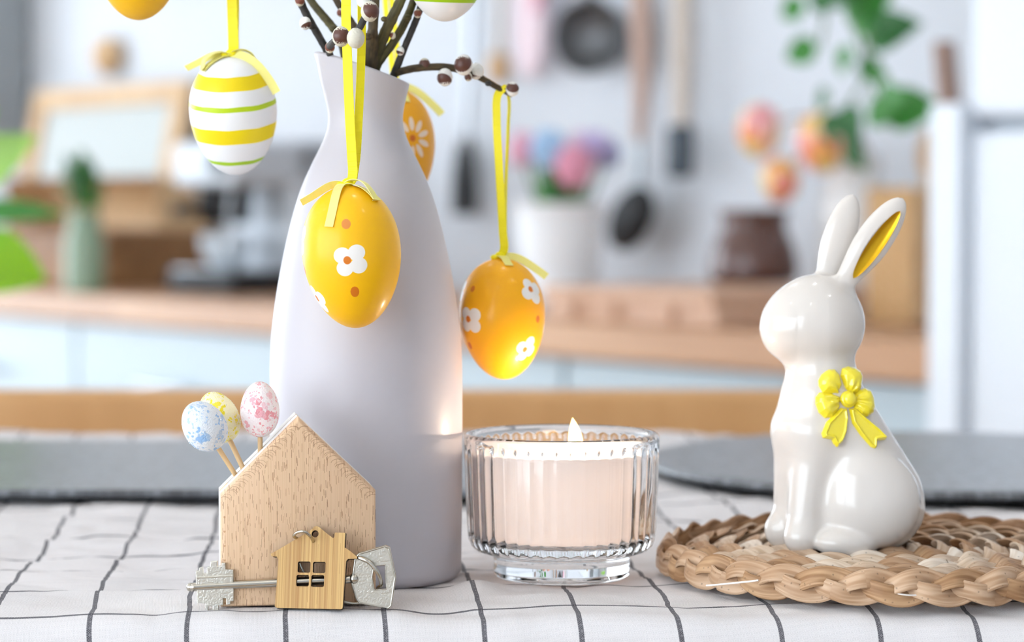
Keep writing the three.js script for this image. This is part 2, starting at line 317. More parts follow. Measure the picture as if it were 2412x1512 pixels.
// ---------------------------------------------------------------- eggs on ribbons
const ribbonBump = dataMap(64, 16, (i, j) => { const k = j < 8 ? 255 : 120; return i < 4 || i > 59 ? [255, 255, 255] : [k, k, k]; }, false);
M.ribbon = phy(0xffee00, 0.55, { bumpMap: ribbonBump, bumpScale: 0.00015 });
M.sheer = phy(0xfff794, 0.55, { transmission: 0.2, thickness: 0, bumpMap: ribbonBump, bumpScale: 0.0001 });
const PW = 1428, PH = 1032, PX = 12;                                // 12 pixels of print per millimetre
const flower = (x, r, u, v, size, rot, petal = '#f4efe9', eye = '#dd7a1e') => {
  const X = u * PW, Y = (1 - v) * PH; r.save(); r.translate(X, Y); r.rotate(rot); r.fillStyle = petal;
  for (const [a, b] of [[-1, -1], [1, -1], [1, 1], [-1, 1]]) { r.beginPath(); r.ellipse(a * size * 0.45, b * size * 0.40, size * 0.54, size * 0.50, 0, 0, 7); r.fill(); }
  r.fillStyle = eye; r.beginPath(); r.ellipse(-size * 0.2, -size * 0.05, size * 0.24, size * 0.25, 0, 0, 7); r.fill(); r.restore();
};
const dot = (r, u, v, s, c = '#dd7a1e') => { r.fillStyle = c; r.beginPath(); r.ellipse(u * PW, (1 - v) * PH, s * 0.95, s * 1.1, 0, 0, 7); r.fill(); };
const daisy = (r, u, v, s) => { r.save(); r.translate(u * PW, (1 - v) * PH); for (let k = 0; k < 10; k++) { r.rotate(Math.PI / 5); r.fillStyle = '#f3dcc6'; r.beginPath(); r.ellipse(0, -s * 0.68, s * 0.13, s * 0.34, 0, 0, 7); r.fill(); } r.fillStyle = '#f3a80a'; r.beginPath(); r.arc(0, 0, s * 0.3, 0, 7); r.fill(); r.fillStyle = '#d06a12'; r.beginPath(); r.arc(0, 0, s * 0.15, 0, 7); r.fill(); r.restore(); };
const deg = (d) => 0.5 + d / 360;
const eggSkin = (draw) => phy(0xffffff, 0.5, { map: canvasMap(PW, PH, draw), specularIntensity: 0.6, clearcoat: 0.3, clearcoatRoughness: 0.2 });
const eggPoint = (hw, hh, phi, t, off = 0) => { const r = hw * Math.sin(t) * (1 - 0.10 * Math.cos(t)) + off * Math.sin(t), y = -hh * Math.cos(t) - off * Math.cos(t); return V(r * Math.sin(phi), y, r * Math.cos(phi)); };
function eggShell(hw, hh) { const g = lathe(Array.from({ length: 49 }, (_, j) => { const t = Math.PI * j / 48; return [Math.max(hw * Math.sin(t) * (1 - 0.10 * Math.cos(t)), 1e-6), -hh * Math.cos(t)]; }), 64); return g.rotateY(Math.PI); }
const rad = Math.PI / 180;
function hangingEgg(label, px, py, D, hw, hh, lean, nod, skin, strands, tails, loops, ribbonLabelled) {
  const s = S(D), t = thing('easter_egg', label, 'Easter egg', at(px, py, D), 0, 'eggs hanging on yellow ribbons');
  const sh = part('shell', eggShell(hw * s, hh * s), skin, t); sh.rotation.set(nod * rad, 0, lean * rad);
  const rot = new THREE.Euler(nod * rad, 0, lean * rad), P = (phi, tt, off) => eggPoint(hw * s, hh * s, phi * rad, tt * rad, off).applyEuler(rot);
  const L = (x, y, z = 0) => at(x, y, D - z).sub(t.position);
  const top = P(0, 180, 0.0004);
  const inX = (v) => V(v.x, v.y, v.z);
  strands.forEach(({ pts, w = 22, side = V(1, 0, 0.25) }) => part('hanging_ribbon', band(pts.map(([x, y, z]) => x === 'top' ? inX(top) : L(x, y, z)), side, w * s, 0.0003, 40), M.ribbon, t));
  const k = part('knot', [mv(new THREE.SphereGeometry(0.0021, 16, 12).scale(1.1, 0.9, 1), 0.0006, 0.0006, 0), mv(new THREE.SphereGeometry(0.0015, 12, 10).scale(1.2, 0.8, 1), -0.0018, 0, 0.0008)], M.ribbon, t); k.position.copy(top);
  for (const { phi, end, stick = 0, w = 21 } of tails) {             // loose ends lying over the shell
    const pts = []; for (let i = 0; i <= 8; i++) { const q = i / 8; pts.push(P(phi + 4 * Math.sin(q * 3), mix(178, end, q), 0.0007 + 0.0005 * Math.sin(q * 6) + stick * q * q)); }
    const turnOut = Math.abs(phi) > 60 ? 0.8 : 0, across = V(Math.cos(phi * rad), 0, -Math.sin(phi * rad)).multiplyScalar(1 - turnOut).add(V(Math.sin(phi * rad), 0.2, Math.cos(phi * rad)).multiplyScalar(turnOut));
    part('ribbon_tail', band(pts, across, w * s, 0.00025, 24), M.sheer, t);
  }
  for (const { phi, end, w = 21 } of loops) {                        // bow loops: out along the shell and back above it
    const pts = []; for (let i = 0; i <= 6; i++) { const q = i / 6; pts.push(P(phi, mix(178, end, q), 0.0006)); }
    for (let i = 5; i >= 0; i--) { const q = i / 6; pts.push(P(phi - 7, mix(178, end, q) + 3, 0.0006 + 0.0026 * Math.sin(q * 2.6))); }
    part('ribbon_loop', band(pts, V(Math.cos(phi * rad), -0.15, -Math.sin(phi * rad)), w * s, 0.00025, 36), M.sheer, t);
  }
  return t;
}
const YELLOW = '#ffc100', AMBER = '#ffb400';
hangingEgg('yellow egg with one big white flower between two orange dots, hanging before the vase', 829, 605, 0.921, 116, 168, 4.5, 0,
  eggSkin((r) => { r.fillStyle = YELLOW; r.fillRect(0, 0, PW, PH); flower(0, r, deg(2), 0.488, 74, -0.12); dot(r, deg(0), 0.655, 24, '#e08a3c'); dot(r, deg(4), 0.342, 25, '#d8740f'); flower(0, r, deg(-68), 0.31, 74, 0.5); flower(0, r, deg(-86), 0.60, 80, 0.2); dot(r, deg(-80), 0.46, 24); flower(0, r, deg(160), 0.5, 80, 0.1); flower(0, r, deg(120), 0.3, 74, 0.7); }),
  [{ pts: [['top'], [828, 424, 0.001], [831, 405, 0.001], [829, 370, 0.001], [823, 260, 0.001], [818, 130, 0.0], [815, 20, 0], [818, -50, 0], [830, -95, 0]], w: 23 },
    { pts: [['top'], [830, 424, -0.001], [834, 405, -0.001], [839, 370, -0.001], [845, 270, -0.001], [850, 160, -0.003], [852, 60, -0.004], [848, -50, -0.004], [832, -95, -0.002]], w: 21, side: V(1, 0, -0.5) }],
  [{ phi: -22, end: 116, w: 22 }, { phi: -76, end: 134, stick: 0.004, w: 18 }], [{ phi: 56, end: 138 }]);
const stripes = (r) => { const bar = (v, h, c) => { r.fillStyle = c; r.beginPath(); for (let i = 0; i <= 60; i++) r.lineTo(PW * i / 60, (1 - v - h / 2) * PH + 1.5 * Math.sin(i * 0.9)); for (let i = 60; i >= 0; i--) r.lineTo(PW * i / 60, (1 - v + h / 2) * PH + 1.5 * Math.sin(i * 0.7 + 1)); r.fill(); };
  r.fillStyle = '#f1f1f2'; r.fillRect(0, 0, PW, PH); bar(0.722, 0.088, '#f2d600'); bar(0.578, 0.027, '#b9d312'); bar(0.428, 0.083, '#f4da00'); bar(0.248, 0.032, '#a9cf1c'); };
hangingEgg('white egg with yellow and green horizontal stripes, hanging left of the vase', 550, 272, 1.0, 102, 142, 1.5, 15, eggSkin(stripes),
  [{ pts: [['top'], [549, 118, 0.001], [549, 80, 0.001], [547, 20, 0.001], [546, -60, 0.001], [547, -130, 0]], w: 25 }, { pts: [['top'], [552, 118, -0.001], [552, 80, -0.001], [553, 20, -0.001], [553, -60, -0.001], [549, -130, 0]], w: 21, side: V(1, 0, -0.4) }],
  [{ phi: 68, end: 112, stick: 0.003, w: 20 }, { phi: -100, end: 130, stick: 0.005, w: 16 }], [{ phi: -62, end: 142, w: 24 }, { phi: 100, end: 148, w: 20 }]);
hangingEgg('amber egg with small white flowers hanging from the side twig right of the vase', 1183, 751, 1.0, 101, 143, 3, 0,
  eggSkin((r) => { r.fillStyle = AMBER; r.fillRect(0, 0, PW, PH); flower(0, r, deg(52), 0.65, 74, 0.45); flower(0, r, deg(-48), 0.51, 74, 0.1); flower(0, r, deg(40), 0.335, 70, -0.4); dot(r, deg(-46), 0.68, 18); dot(r, deg(56), 0.495, 18); dot(r, deg(-62), 0.37, 20); flower(0, r, deg(-88), 0.67, 70, 0); flower(0, r, deg(150), 0.5, 74, 0); flower(0, r, deg(100), 0.45, 70, 0.4); }),
  [{ pts: [['top'], [1186, 590, 0.001], [1184, 540, 0.001], [1176, 400, 0.001], [1170, 280, 0.001], [1172, 225, 0.002], [1185, 207, 0.003]], w: 19 }, { pts: [['top'], [1189, 590, -0.001], [1189, 540, -0.001], [1192, 420, -0.0015], [1197, 300, -0.002], [1199, 235, -0.002], [1192, 208, 0.0], [1183, 207, 0.003]], w: 20, side: (t) => V(1, 0, mix(-0.6, -3.2, smooth(0.05, 0.5, t))) }],
  [{ phi: 24, end: 150, w: 20 }, { phi: 84, end: 124, stick: 0.004, w: 18 }], []);
hangingEgg('orange egg with a white daisy, hanging half hidden behind the vase neck', 924, 353, 1.055, 100, 146, 0, 0,
  eggSkin((r) => { r.fillStyle = '#f2a903'; r.fillRect(0, 0, PW, PH); daisy(r, deg(31), 0.555, 118); daisy(r, deg(-60), 0.5, 110); daisy(r, deg(150), 0.5, 110); }),
  [{ pts: [['top'], [926, 190, 0.001], [922, 140, 0], [918, 90, 0], [910, 30, 0], [908, -30, 0], [914, -80, 0]], w: 13 }, { pts: [['top'], [932, 190, -0.001], [936, 140, 0], [933, 90, 0], [926, 30, 0], [920, -30, 0], [915, -80, 0]], w: 13 }],
  [{ phi: 28, end: 138, w: 20 }, { phi: 80, end: 118, stick: 0.005, w: 18 }], []);
hangingEgg('yellow egg cut by the top edge of the picture at far left', 325, -100, 0.985, 104, 146, 0, 0,
  eggSkin((r) => { r.fillStyle = '#f7bb04'; r.fillRect(0, 0, PW, PH); flower(0, r, deg(62), 0.42, 74, 0.2); flower(0, r, deg(-40), 0.6, 74, 0.2); dot(r, deg(10), 0.62, 20); }),
  [{ pts: [['top'], [326, -270, 0], [328, -330, 0], [330, -380, 0]], w: 22 }], [{ phi: 20, end: 140 }], [{ phi: -60, end: 140 }]);
hangingEgg('white egg with a green band cut by the top edge above the willow twigs', 1050, -92, 0.965, 103, 141, -2, 6,
  eggSkin((r) => { r.fillStyle = '#f2f1f1'; r.fillRect(0, 0, PW, PH); r.fillStyle = '#a8d208'; r.fillRect(0, PH * (1 - 0.345), PW, PH * 0.08); r.fillStyle = '#f4da00'; r.fillRect(0, PH * (1 - 0.56), PW, PH * 0.09); r.fillStyle = '#a8d208'; r.fillRect(0, PH * (1 - 0.72), PW, PH * 0.05); }),
  [{ pts: [['top'], [1050, -255, 0], [1046, -310, 0], [1040, -360, 0]], w: 22 }], [{ phi: 20, end: 140 }], [{ phi: -60, end: 140 }]);

// ---------------------------------------------------------------- willow twigs
const barkMap = (a, b) => dataMap(64, 256, (i, j) => { const n = clamp(0.5 + 0.7 * fbm(i / 9, j / 14, 3) + 0.25 * vnoise(i / 2, j / 40), 0, 1); return [mix(a[0], b[0], n), mix(a[1], b[1], n), mix(a[2], b[2], n)]; });
const bark = { green: std(0xffffff, 0.75, { map: barkMap([62, 56, 34], [104, 96, 58]) }), brown: std(0xffffff, 0.75, { map: barkMap([54, 44, 32], [96, 80, 54]) }), dark: std(0xffffff, 0.7, { map: barkMap([38, 36, 36], [74, 68, 62]) }) };
M.bud = phy(0x5a3226, 0.45, { clearcoat: 0.3, clearcoatRoughness: 0.4 }); M.redBud = std(0x7d4433, 0.55);
M.fur = phy(0xdcd6c4, 1, { sheen: 1, sheenRoughness: 0.6, sheenColor: new THREE.Color(1, 1, 1) }); M.furWhite = phy(0xf1efea, 1, { sheen: 1, sheenRoughness: 0.6, sheenColor: new THREE.Color(1, 1, 1) });
function furry(r) { const g = new THREE.SphereGeometry(r, 40, 30), p = g.attributes.position; for (let i = 0; i < p.count; i++) { const v = V(p.getX(i), p.getY(i), p.getZ(i)), k = 1 + 0.09 * (hash(Math.round(v.x * 3e5), Math.round(v.y * 3e5) + Math.round(v.z * 7e5)) - 0.5); v.multiplyScalar(k); p.setXYZ(i, v.x, v.y * 1.15, v.z); } g.computeVertexNormals(); return g; }
function twig(label, m, path, rpx, extras = [], side = []) {
  const pts = path.map(([x, y, D]) => at(x, y, D)), t = thing('willow_twig', label, 'twig', pts[0], 0, 'willow twigs in the vase');
  const loc = (x, y, D) => at(x, y, D).sub(t.position), s = S(path[0][2]);
  part('stem', tube(pts.map((p) => p.clone().sub(t.position)), rpx.map((r) => r * s), 12, 40, 0.07), m, t);
  for (const q of side) part('side_shoot', tube(q.path.map((p) => loc(...p)), q.r.map((r) => r * s), 10, 28, 0.08), q.m ?? m, t);
  for (const e of extras) {
    if (e.kind === 'node') { part('node', new THREE.SphereGeometry(e.r * s, 12, 8).scale(1, 0.8, 1).translate(...loc(e.x, e.y, e.D).toArray()), m, t); continue; }
    const c = part('catkin', furry(e.r * s), e.white ? M.furWhite : M.fur, t, e.white ? 'white fluffy catkin' : 'grey furry catkin'); c.position.copy(loc(e.x, e.y, e.D));
    if (e.cap) { // glossy brown bud scale hugging one side of the fur
      const b = part('bud_scale', new THREE.SphereGeometry(e.r * s * 1.08, 24, 16, 0, Math.PI * 2, 0, Math.PI * 0.40), e.red ? M.redBud : M.bud, c); b.quaternion.setFromUnitVectors(V(0, 1, 0), V(...e.cap).normalize());
    }
  }
  return t;
}
const bud = (x, y, D, r, cap, white, red) => ({ kind: 'catkin', x, y, D, r, cap, white, red });
twig('dark willow twig with a red bud tip leaning furthest left out of the vase', bark.dark, [[812, 215, 0.985], [770, 120, 0.978], [742, 70, 0.975], [715, 20, 0.972], [700, -20, 0.97], [680, -90, 0.965]], [9, 9, 9, 9, 10, 8], [bud(706, 2, 0.968, 11, [0.2, 0.3, 1], false, true), bud(719, 55, 0.968, 13, [0.5, -1, 0.3], true), { kind: 'node', x: 735, y: 62, D: 0.974, r: 10 }]);
twig('olive willow twig just right of the leftmost dark twig', bark.green, [[830, 215, 0.992], [800, 90, 0.99], [772, 50, 0.99], [735, 5, 0.99], [690, -80, 0.99]], [10, 10, 10, 9, 8], [{ kind: 'node', x: 786, y: 68, D: 0.985, r: 11 }]);
twig('thin brown willow twig rising left behind the front ribbon', bark.brown, [[862, 215, 0.988], [845, 85, 0.985], [822, 45, 0.985], [795, 5, 0.985], [760, -80, 0.985]], [9, 9, 9, 8, 7], [bud(803, 30, 0.983, 9, [-1, -0.3, 0.6], false, true)]);
twig('thick brown willow twig standing upright in the middle of the mouth', bark.brown, [[868, 230, 0.982], [872, 130, 0.975], [878, 70, 0.970], [884, 0, 0.968], [888, -90, 0.968]], [20, 19, 12, 10, 9], [{ kind: 'node', x: 866, y: 86, D: 0.966, r: 11 }]);
twig('long olive willow twig slanting right from the middle of the mouth', bark.green, [[872, 230, 0.985], [886, 135, 0.977], [908, 75, 0.974], [935, 20, 0.97], [962, -40, 0.972], [990, -110, 0.974]], [17, 14, 13, 12, 11, 10], [{ kind: 'node', x: 905, y: 45, D: 0.966, r: 8 }]);
twig('green brown willow twig slanting right along the mouth edge', bark.green, [[868, 215, 0.982], [888, 155, 0.978], [928, 98, 0.978], [955, 50, 0.98], [975, 0, 0.982], [1005, -90, 0.985]], [10, 10, 10, 10, 9, 8], [bud(925, 84, 0.975, 7, [-1, 0.4, 0.5], false, true), { kind: 'node', x: 960, y: 42, D: 0.978, r: 10 }]);
twig('dark willow twig with a long side shoot carrying buds to the right', bark.dark, [[908, 225, 0.985], [932, 165, 0.982], [958, 100, 0.98], [975, 60, 0.98], [988, 25, 0.98], [1010, -60, 0.98]], [10, 9, 8, 8, 8, 7],
  [bud(984, 32, 0.977, 9, [0, 0.2, 1], false, true), bud(943, 120, 0.977, 9, [-0.4, -1, 0.2], true), bud(1000, 152, 0.985, 13, [-0.1, 0.2, 1], false), bud(1048, 182, 0.984, 18, [-0.3, -0.8, 0.7], true), bud(1092, 153, 0.983, 21, [-0.3, 0.4, 1], true), bud(1122, 168, 0.992, 17, [-0.4, -1, -0.3], true), bud(1103, 181, 0.988, 9, [-0.5, -0.5, 1], false), bud(1207, 210, 0.996, 15, [0.1, 0.7, 0.8], true), { kind: 'node', x: 1150, y: 197, D: 0.99, r: 8 }],
  [{ path: [[931, 172, 0.982], [960, 164, 0.982], [1010, 158, 0.985], [1070, 161, 0.988], [1125, 180, 0.992], [1170, 205, 0.997], [1206, 224, 1.0]], r: [9, 9, 9, 9, 8, 7, 6], m: bark.brown }]);
twig('short grey twig with three furry catkins bending over the mouth before the yellow ribbon', bark.dark, [[795, 170, 0.978], [776, 124, 0.968], [779, 106, 0.948], [798, 92, 0.925], [824, 84, 0.912], [845, 68, 0.908], [862, 32, 0.908], [866, -10, 0.91], [858, -70, 0.92]], [8, 8, 8, 8, 8, 8, 8, 8, 6],
  [bud(803, 86, 0.910, 19, [0.35, 0.1, 1], false), bud(838, 90, 0.905, 19, null, false), bud(871, 27, 0.904, 19, [0.5, 0.3, 0.8], false), bud(777, 112, 0.955, 11, [0, 0.2, 1], false, true), bud(856, 0, 0.906, 15, null, true)]);

// ---------------------------------------------------------------- wooden house block with toothpick eggs
const HD = 0.9060, hs = S(HD), houseTurn = 8.5 * rad;
const OUT = [[515, 1431], [882, 1431], [882, 1160], [699, 984], [515, 1166]], hp = ([x, y]) => [(x - 699) * hs, (1431 - y) * hs];
const beech = canvasMap(1024, 1280, (r, w, h) => {                  // 1024 px = 370 photo px wide
  const k = w / 400; r.fillStyle = '#e0bd9a'; r.fillRect(0, 0, w, h);
  for (let i = 0; i < 900; i++) { r.strokeStyle = `rgba(${rnd() < 0.5 ? '236,200,166' : '192,148,112'},0.10)`; r.lineWidth = rr(1, 5); const x = rr(0, w); r.beginPath(); r.moveTo(x, 0); r.bezierCurveTo(x + rr(-8, 8), h * 0.3, x + rr(-8, 8), h * 0.6, x + rr(-10, 10), h); r.stroke(); }
  for (let i = 0; i < 1000; i++) { const x = rr(0, w), y = rr(0, h), l = rr(12, 60), c = rnd(); r.strokeStyle = c < 0.7 ? 'rgba(150,104,72,0.75)' : 'rgba(120,80,54,0.8)'; r.lineWidth = rr(1.2, 2.8); r.beginPath(); r.moveTo(x, y); r.lineTo(x + rr(-3, 3), y + l); r.stroke(); }
  // growth rings cut across by the rounded roof edge
  const X = (px) => (px - 499) * k, Y = (py) => h - (1431 - py) * k - 20;
  const ring = (cx, cy, ang) => { r.save(); r.translate(X(cx), Y(cy)); r.rotate(ang); r.strokeStyle = 'rgba(140,100,70,0.6)'; r.lineWidth = rr(1.5, 3.5); r.beginPath(); r.ellipse(0, 14, rr(26, 34), rr(14, 22), 0, Math.PI * 1.05, Math.PI * 1.9); r.stroke(); r.restore(); };
  for (let i = 0; i < 30; i++) { const t = (i + rr(0, 0.9)) / 30; ring(mix(526, 697, t), mix(1172, 1000, t), 0.25); ring(mix(872, 702, t), mix(1172, 1000, t), -0.25); }
  for (let i = 0; i < 7; i++) { r.fillStyle = 'rgba(176,124,82,0.6)'; r.beginPath(); r.ellipse(X(524), Y(1215 + i * 34), 7, 12, 0, 0, Math.PI); r.fill(); }
});
M.beech = std(0xffffff, 0.55, { map: beech }); M.houseWhite = std(0xf3f1ee, 0.5);
M.stick = std(0xdcb98a, 0.6);
const house = thing('house_block', 'small beech wood house block with a white roof standing before the vase', 'wooden house', V(at(699, 0, HD).x, TOP + 0.0003, -HD), houseTurn);
{
  const shape = (pts) => new THREE.Shape(pts.map(([x, y]) => new THREE.Vector2(x, y)));
  const inset = 13 * hs, bz = 13 * hs, base = OUT.map(hp), shrink = base.map(([x, y]) => { const cx = 0, cy = 200 * hs; return [x - Math.sign(x - cx) * inset * (Math.abs(x) < 5 * hs ? 0 : 1), y - (y < 1 * hs ? -inset : y > 350 * hs ? inset * 1.35 : inset * 0.42)]; });
  let g = new THREE.ExtrudeGeometry(shape(shrink), { depth: 0.005, bevelEnabled: true, bevelThickness: bz, bevelSize: inset, bevelSegments: 4 });
  g.translate(0, 0, -0.005 - bz);                                   // front face at z = 0 before the bevel's bulge
  planarUV(g, 400 * hs, 500 * hs, 0.5, 20 / 1280); part('front_panel', toCreasedNormals(g, 0.7), M.beech, house);
  const slab = (pts, z0, z1) => new THREE.ExtrudeGeometry(shape(pts), { depth: z1 - z0, bevelEnabled: false }).translate(0, 0, z0);
  const w = base.map(([x, y]) => [x * 0.997, y]);
  const cut = [[w[0][0], w[0][1]], w[1], w[2], [0, w[3][1]], hp([699, 1012]), hp([548, 1160]), hp([534, 1147]), w[4]];
  part('white_body', [slab(w, -0.0145, -0.0065), slab(w, -0.027, -0.0180)], M.houseWhite, house, 'white painted rear of the block');
  part('slot_core', slab(cut, -0.0180, -0.0145), M.stick, house, 'bare wood slot along the left roof slope');
}
M.glitter = { blue: ['#eef3fa', ['#b4d2f1', '#9cc5f0', '#c9dbf0']], yellow: ['#f8f0c4', ['#f5e33c', '#f2dd1e', '#f6ec86']], pink: ['#fbeff0', ['#f4b4bd', '#f09ea6', '#f7cfd5']] };
function speckled([base, cols]) {
  return phy(0xffffff, 0.6, { map: canvasMap(512, 384, (r, w, h) => { r.fillStyle = base; r.fillRect(0, 0, w, h); for (let i = 0; i < 380; i++) { r.fillStyle = cols[Math.floor(rnd() * 3)]; const x = rr(0, w), y = rr(0, h), n = rnd() < 0.2 ? 6 : 2, s = rr(2, n > 2 ? 15 : 8); for (let k = 0; k < n; k++) { r.beginPath(); r.ellipse(x + rr(-s, s), y + rr(-s, s), s * rr(0.4, 1), s * rr(0.4, 1), rnd() * 3, 0, 7); r.fill(); } } }), bumpMap: frostBump, bumpScale: 0.0003, clearcoat: 0.2, clearcoatRoughness: 0.4 });
}
const frostBump = dataMap(256, 192, (i, j) => { const k = 255 * (0.6 * hash(i >> 1, j >> 1) + 0.4 * hash(i, j + 77)); return [k, k, k]; }, false);
M.sparkle = std(0xffffff, 0.1, { metalness: 1 });
function pick(label, tone, eggPx, D, hw, hh, footPx, footD) {
  const s = S(D), c = at(...eggPx, D), foot = at(...footPx, footD), dir = c.clone().sub(foot).normalize();
  const t = thing('egg_pick', label, 'egg pick', foot, 0, 'speckled eggs on sticks in the house block');
  const e = part('egg', lathe(Array.from({ length: 33 }, (_, j) => { const q = Math.PI * j / 32; return [Math.max(hw * s * Math.sin(q) * (1 + 0.08 * Math.cos(q)), 1e-6), -hh * s * Math.cos(q)]; }), 40).rotateY(rr(0, 6)), speckled(M.glitter[tone]), t);
  e.position.copy(c).sub(foot); e.quaternion.setFromUnitVectors(V(0, 1, 0), dir);
  const gl = []; for (let i = 0; i < 70; i++) { const q = Math.acos(rr(-0.9, 0.9)), f = rr(0, 6.28), r = hw * s * Math.sin(q) * (1 + 0.08 * Math.cos(q)); gl.push(new THREE.OctahedronGeometry(0.00022, 0).scale(1, 1, 0.5).rotateX(rr(0, 3)).rotateY(rr(0, 3)).translate(r * Math.sin(f) * 1.005, -hh * s * Math.cos(q), r * Math.cos(f) * 1.005)); }
  const k = part('glitter', gl, M.sparkle, e); k.userData.kind = 'stuff';
  part('stick', tube([V(0, 0, 0).addScaledVector(dir, -0.003), dir.clone().multiplyScalar(0.01), c.clone().sub(foot).addScaledVector(dir, -hh * s * 0.7)], [6 * s, 6 * s, 6.5 * s], 10, 8), M.stick, t);
}
pick('pale blue speckled egg on a wooden stick, front one of the leaning pair', 'blue', [481, 1003], 0.908, 51, 66, [553, 1116], 0.9195);
pick('yellow speckled egg on a wooden stick, half hidden behind the blue egg', 'yellow', [516, 982], 0.9260, 46, 64, [571, 1100], 0.9205);
pick('pink speckled egg on an upright wooden stick near the roof ridge', 'pink', [612, 964], 0.9215, 46, 66, [613, 1060], 0.9205);

// ---------------------------------------------------------------- key with bamboo house tag
M.nickel = std(0xc2bdb2, 0.24, { metalness: 1 });
const castBump = dataMap(128, 128, (i, j) => { const k = 128 + 110 * fbm(i / 5, j / 5, 3); return [k, k, k]; }, false);
M.cast = std(0xdad6cb, 0.34, { metalness: 1, bumpMap: castBump, bumpScale: 0.00012 });
{
  const KD = 0.9017, s = S(KD), o = at(640, 1373, KD), t = thing('key', 'silver coloured long lock key lying behind the bamboo house tag', 'key', o);
  const L = (x, y, z = 0) => at(x, y, KD).sub(o).add(V(0, 0, z)), P2 = (pts) => new THREE.Shape(pts.map(([x, y]) => { const p = L(x, y); return new THREE.Vector2(p.x, p.y); }));
  part('shaft', [tube([L(449, 1383), L(520, 1379), L(640, 1373), L(760, 1367), L(836, 1363)], [10.5 * s, 10.5 * s, 10.5 * s, 10.5 * s, 10.5 * s], 20, 30), new THREE.SphereGeometry(10.5 * s, 16, 12).translate(...L(449, 1383).toArray()), new THREE.SphereGeometry(14 * s, 20, 14).translate(...L(834, 1363).toArray())], M.nickel, t);
  const plate = (pts, d, bevel = 0.0002, holes) => { const sh = P2(pts); for (const h of holes ?? []) sh.holes.push(new THREE.Path(P2(h).getPoints())); const g = new THREE.ExtrudeGeometry(sh, { depth: d, bevelEnabled: true, bevelThickness: bevel, bevelSize: bevel, bevelSegments: 2 }).translate(0, 0, -d / 2); return planarUV(g, 0.012, 0.012); };
  part('bit', [plate([[464, 1380], [463, 1346], [471, 1344], [471, 1338], [477, 1336], [478, 1351], [489, 1351], [489, 1337], [497, 1334], [498, 1323], [511, 1322], [511, 1334], [524, 1333], [524, 1326], [530, 1326], [531, 1341], [549, 1342], [549, 1376]], 0.0020), plate([[466, 1385], [466, 1418], [486, 1419], [486, 1431], [490, 1436], [491, 1426], [503, 1426], [503, 1436], [514, 1436], [514, 1424], [525, 1423], [525, 1407], [535, 1407], [535, 1422], [542, 1421], [542, 1415], [550, 1413], [550, 1380]], 0.0020),
    new THREE.CylinderGeometry(0.0005, 0.0005, 85 * s, 8).rotateZ(Math.PI / 2 + 0.05).translate(...L(506, 1357, 0.0010).toArray())], M.cast, t, 'stepped key bit above and below the shaft');
  part('bow', plate([[830, 1362], [838, 1312], [846, 1303], [908, 1285], [917, 1289], [932, 1358], [922, 1426], [914, 1432], [846, 1419], [840, 1410], [829, 1376]], 0.0020, 0.00025, [[[881, 1331], [907, 1328], [910, 1332], [911, 1384], [908, 1388], [884, 1389], [878, 1384], [876, 1336]]]), M.cast, t, 'broad pentagonal key head with a square hole');
  const dense = (pts) => { const o2 = []; for (let i = 0; i < pts.length - 1; i++) for (let k = 0; k < 10; k++) o2.push([mix(pts[i][0], pts[i + 1][0], k / 10), mix(pts[i][1], pts[i + 1][1], k / 10)]); o2.push(pts[pts.length - 1]); return o2; };
  const rim = dense([[838, 1313], [846, 1304], [907, 1286], [916, 1290], [931, 1358], [921, 1425], [914, 1431], [847, 1418], [841, 1409], [830, 1374], [831, 1362], [838, 1313]]).map(([x, y]) => L(x, y, 0.0011));
  part('raised_rim', tube(rim, [2.4 * s, 2.4 * s], 8, 160), M.nickel, t);
  const hole = dense([[881, 1331], [908, 1329], [911, 1386], [882, 1389], [876, 1360], [881, 1331]]).map(([x, y]) => L(x, y, 0.0011));
  part('hole_rim', tube(hole, [1.6 * s, 1.6 * s], 8, 120), M.nickel, t);
}
{
  const RD = 0.9000, o = at(790, 1330, RD), t = thing('key_ring', 'split metal ring joining the key to the bamboo house tag', 'key ring', o);
  const L = (x, y, D) => at(x, y, D).sub(o);
  const loop = [[700, 1268, 0.9085], [692, 1262, 0.905], [700, 1254, 0.9035], [716, 1252, 0.9025], [730, 1262, 0.904], [748, 1290, 0.9100], [780, 1306, 0.9105], [812, 1309, 0.9103], [830, 1311, 0.9085], [850, 1315, 0.9045], [872, 1326, 0.9035], [890, 1350, 0.9035], [898, 1376, 0.9060], [892, 1384, 0.9095], [868, 1412, 0.9100], [836, 1421, 0.9095], [790, 1410, 0.9095], [730, 1370, 0.9095], [700, 1310, 0.9095], [700, 1268, 0.9085]];
  part('wire', tube(loop.map(([x, y, d]) => L(x, y, d - 0.0047)), [0.0006, 0.0006, 0.0007, 0.0009, 0.0007, 0.0006, 0.0006], 10, 200), M.nickel, t);
}
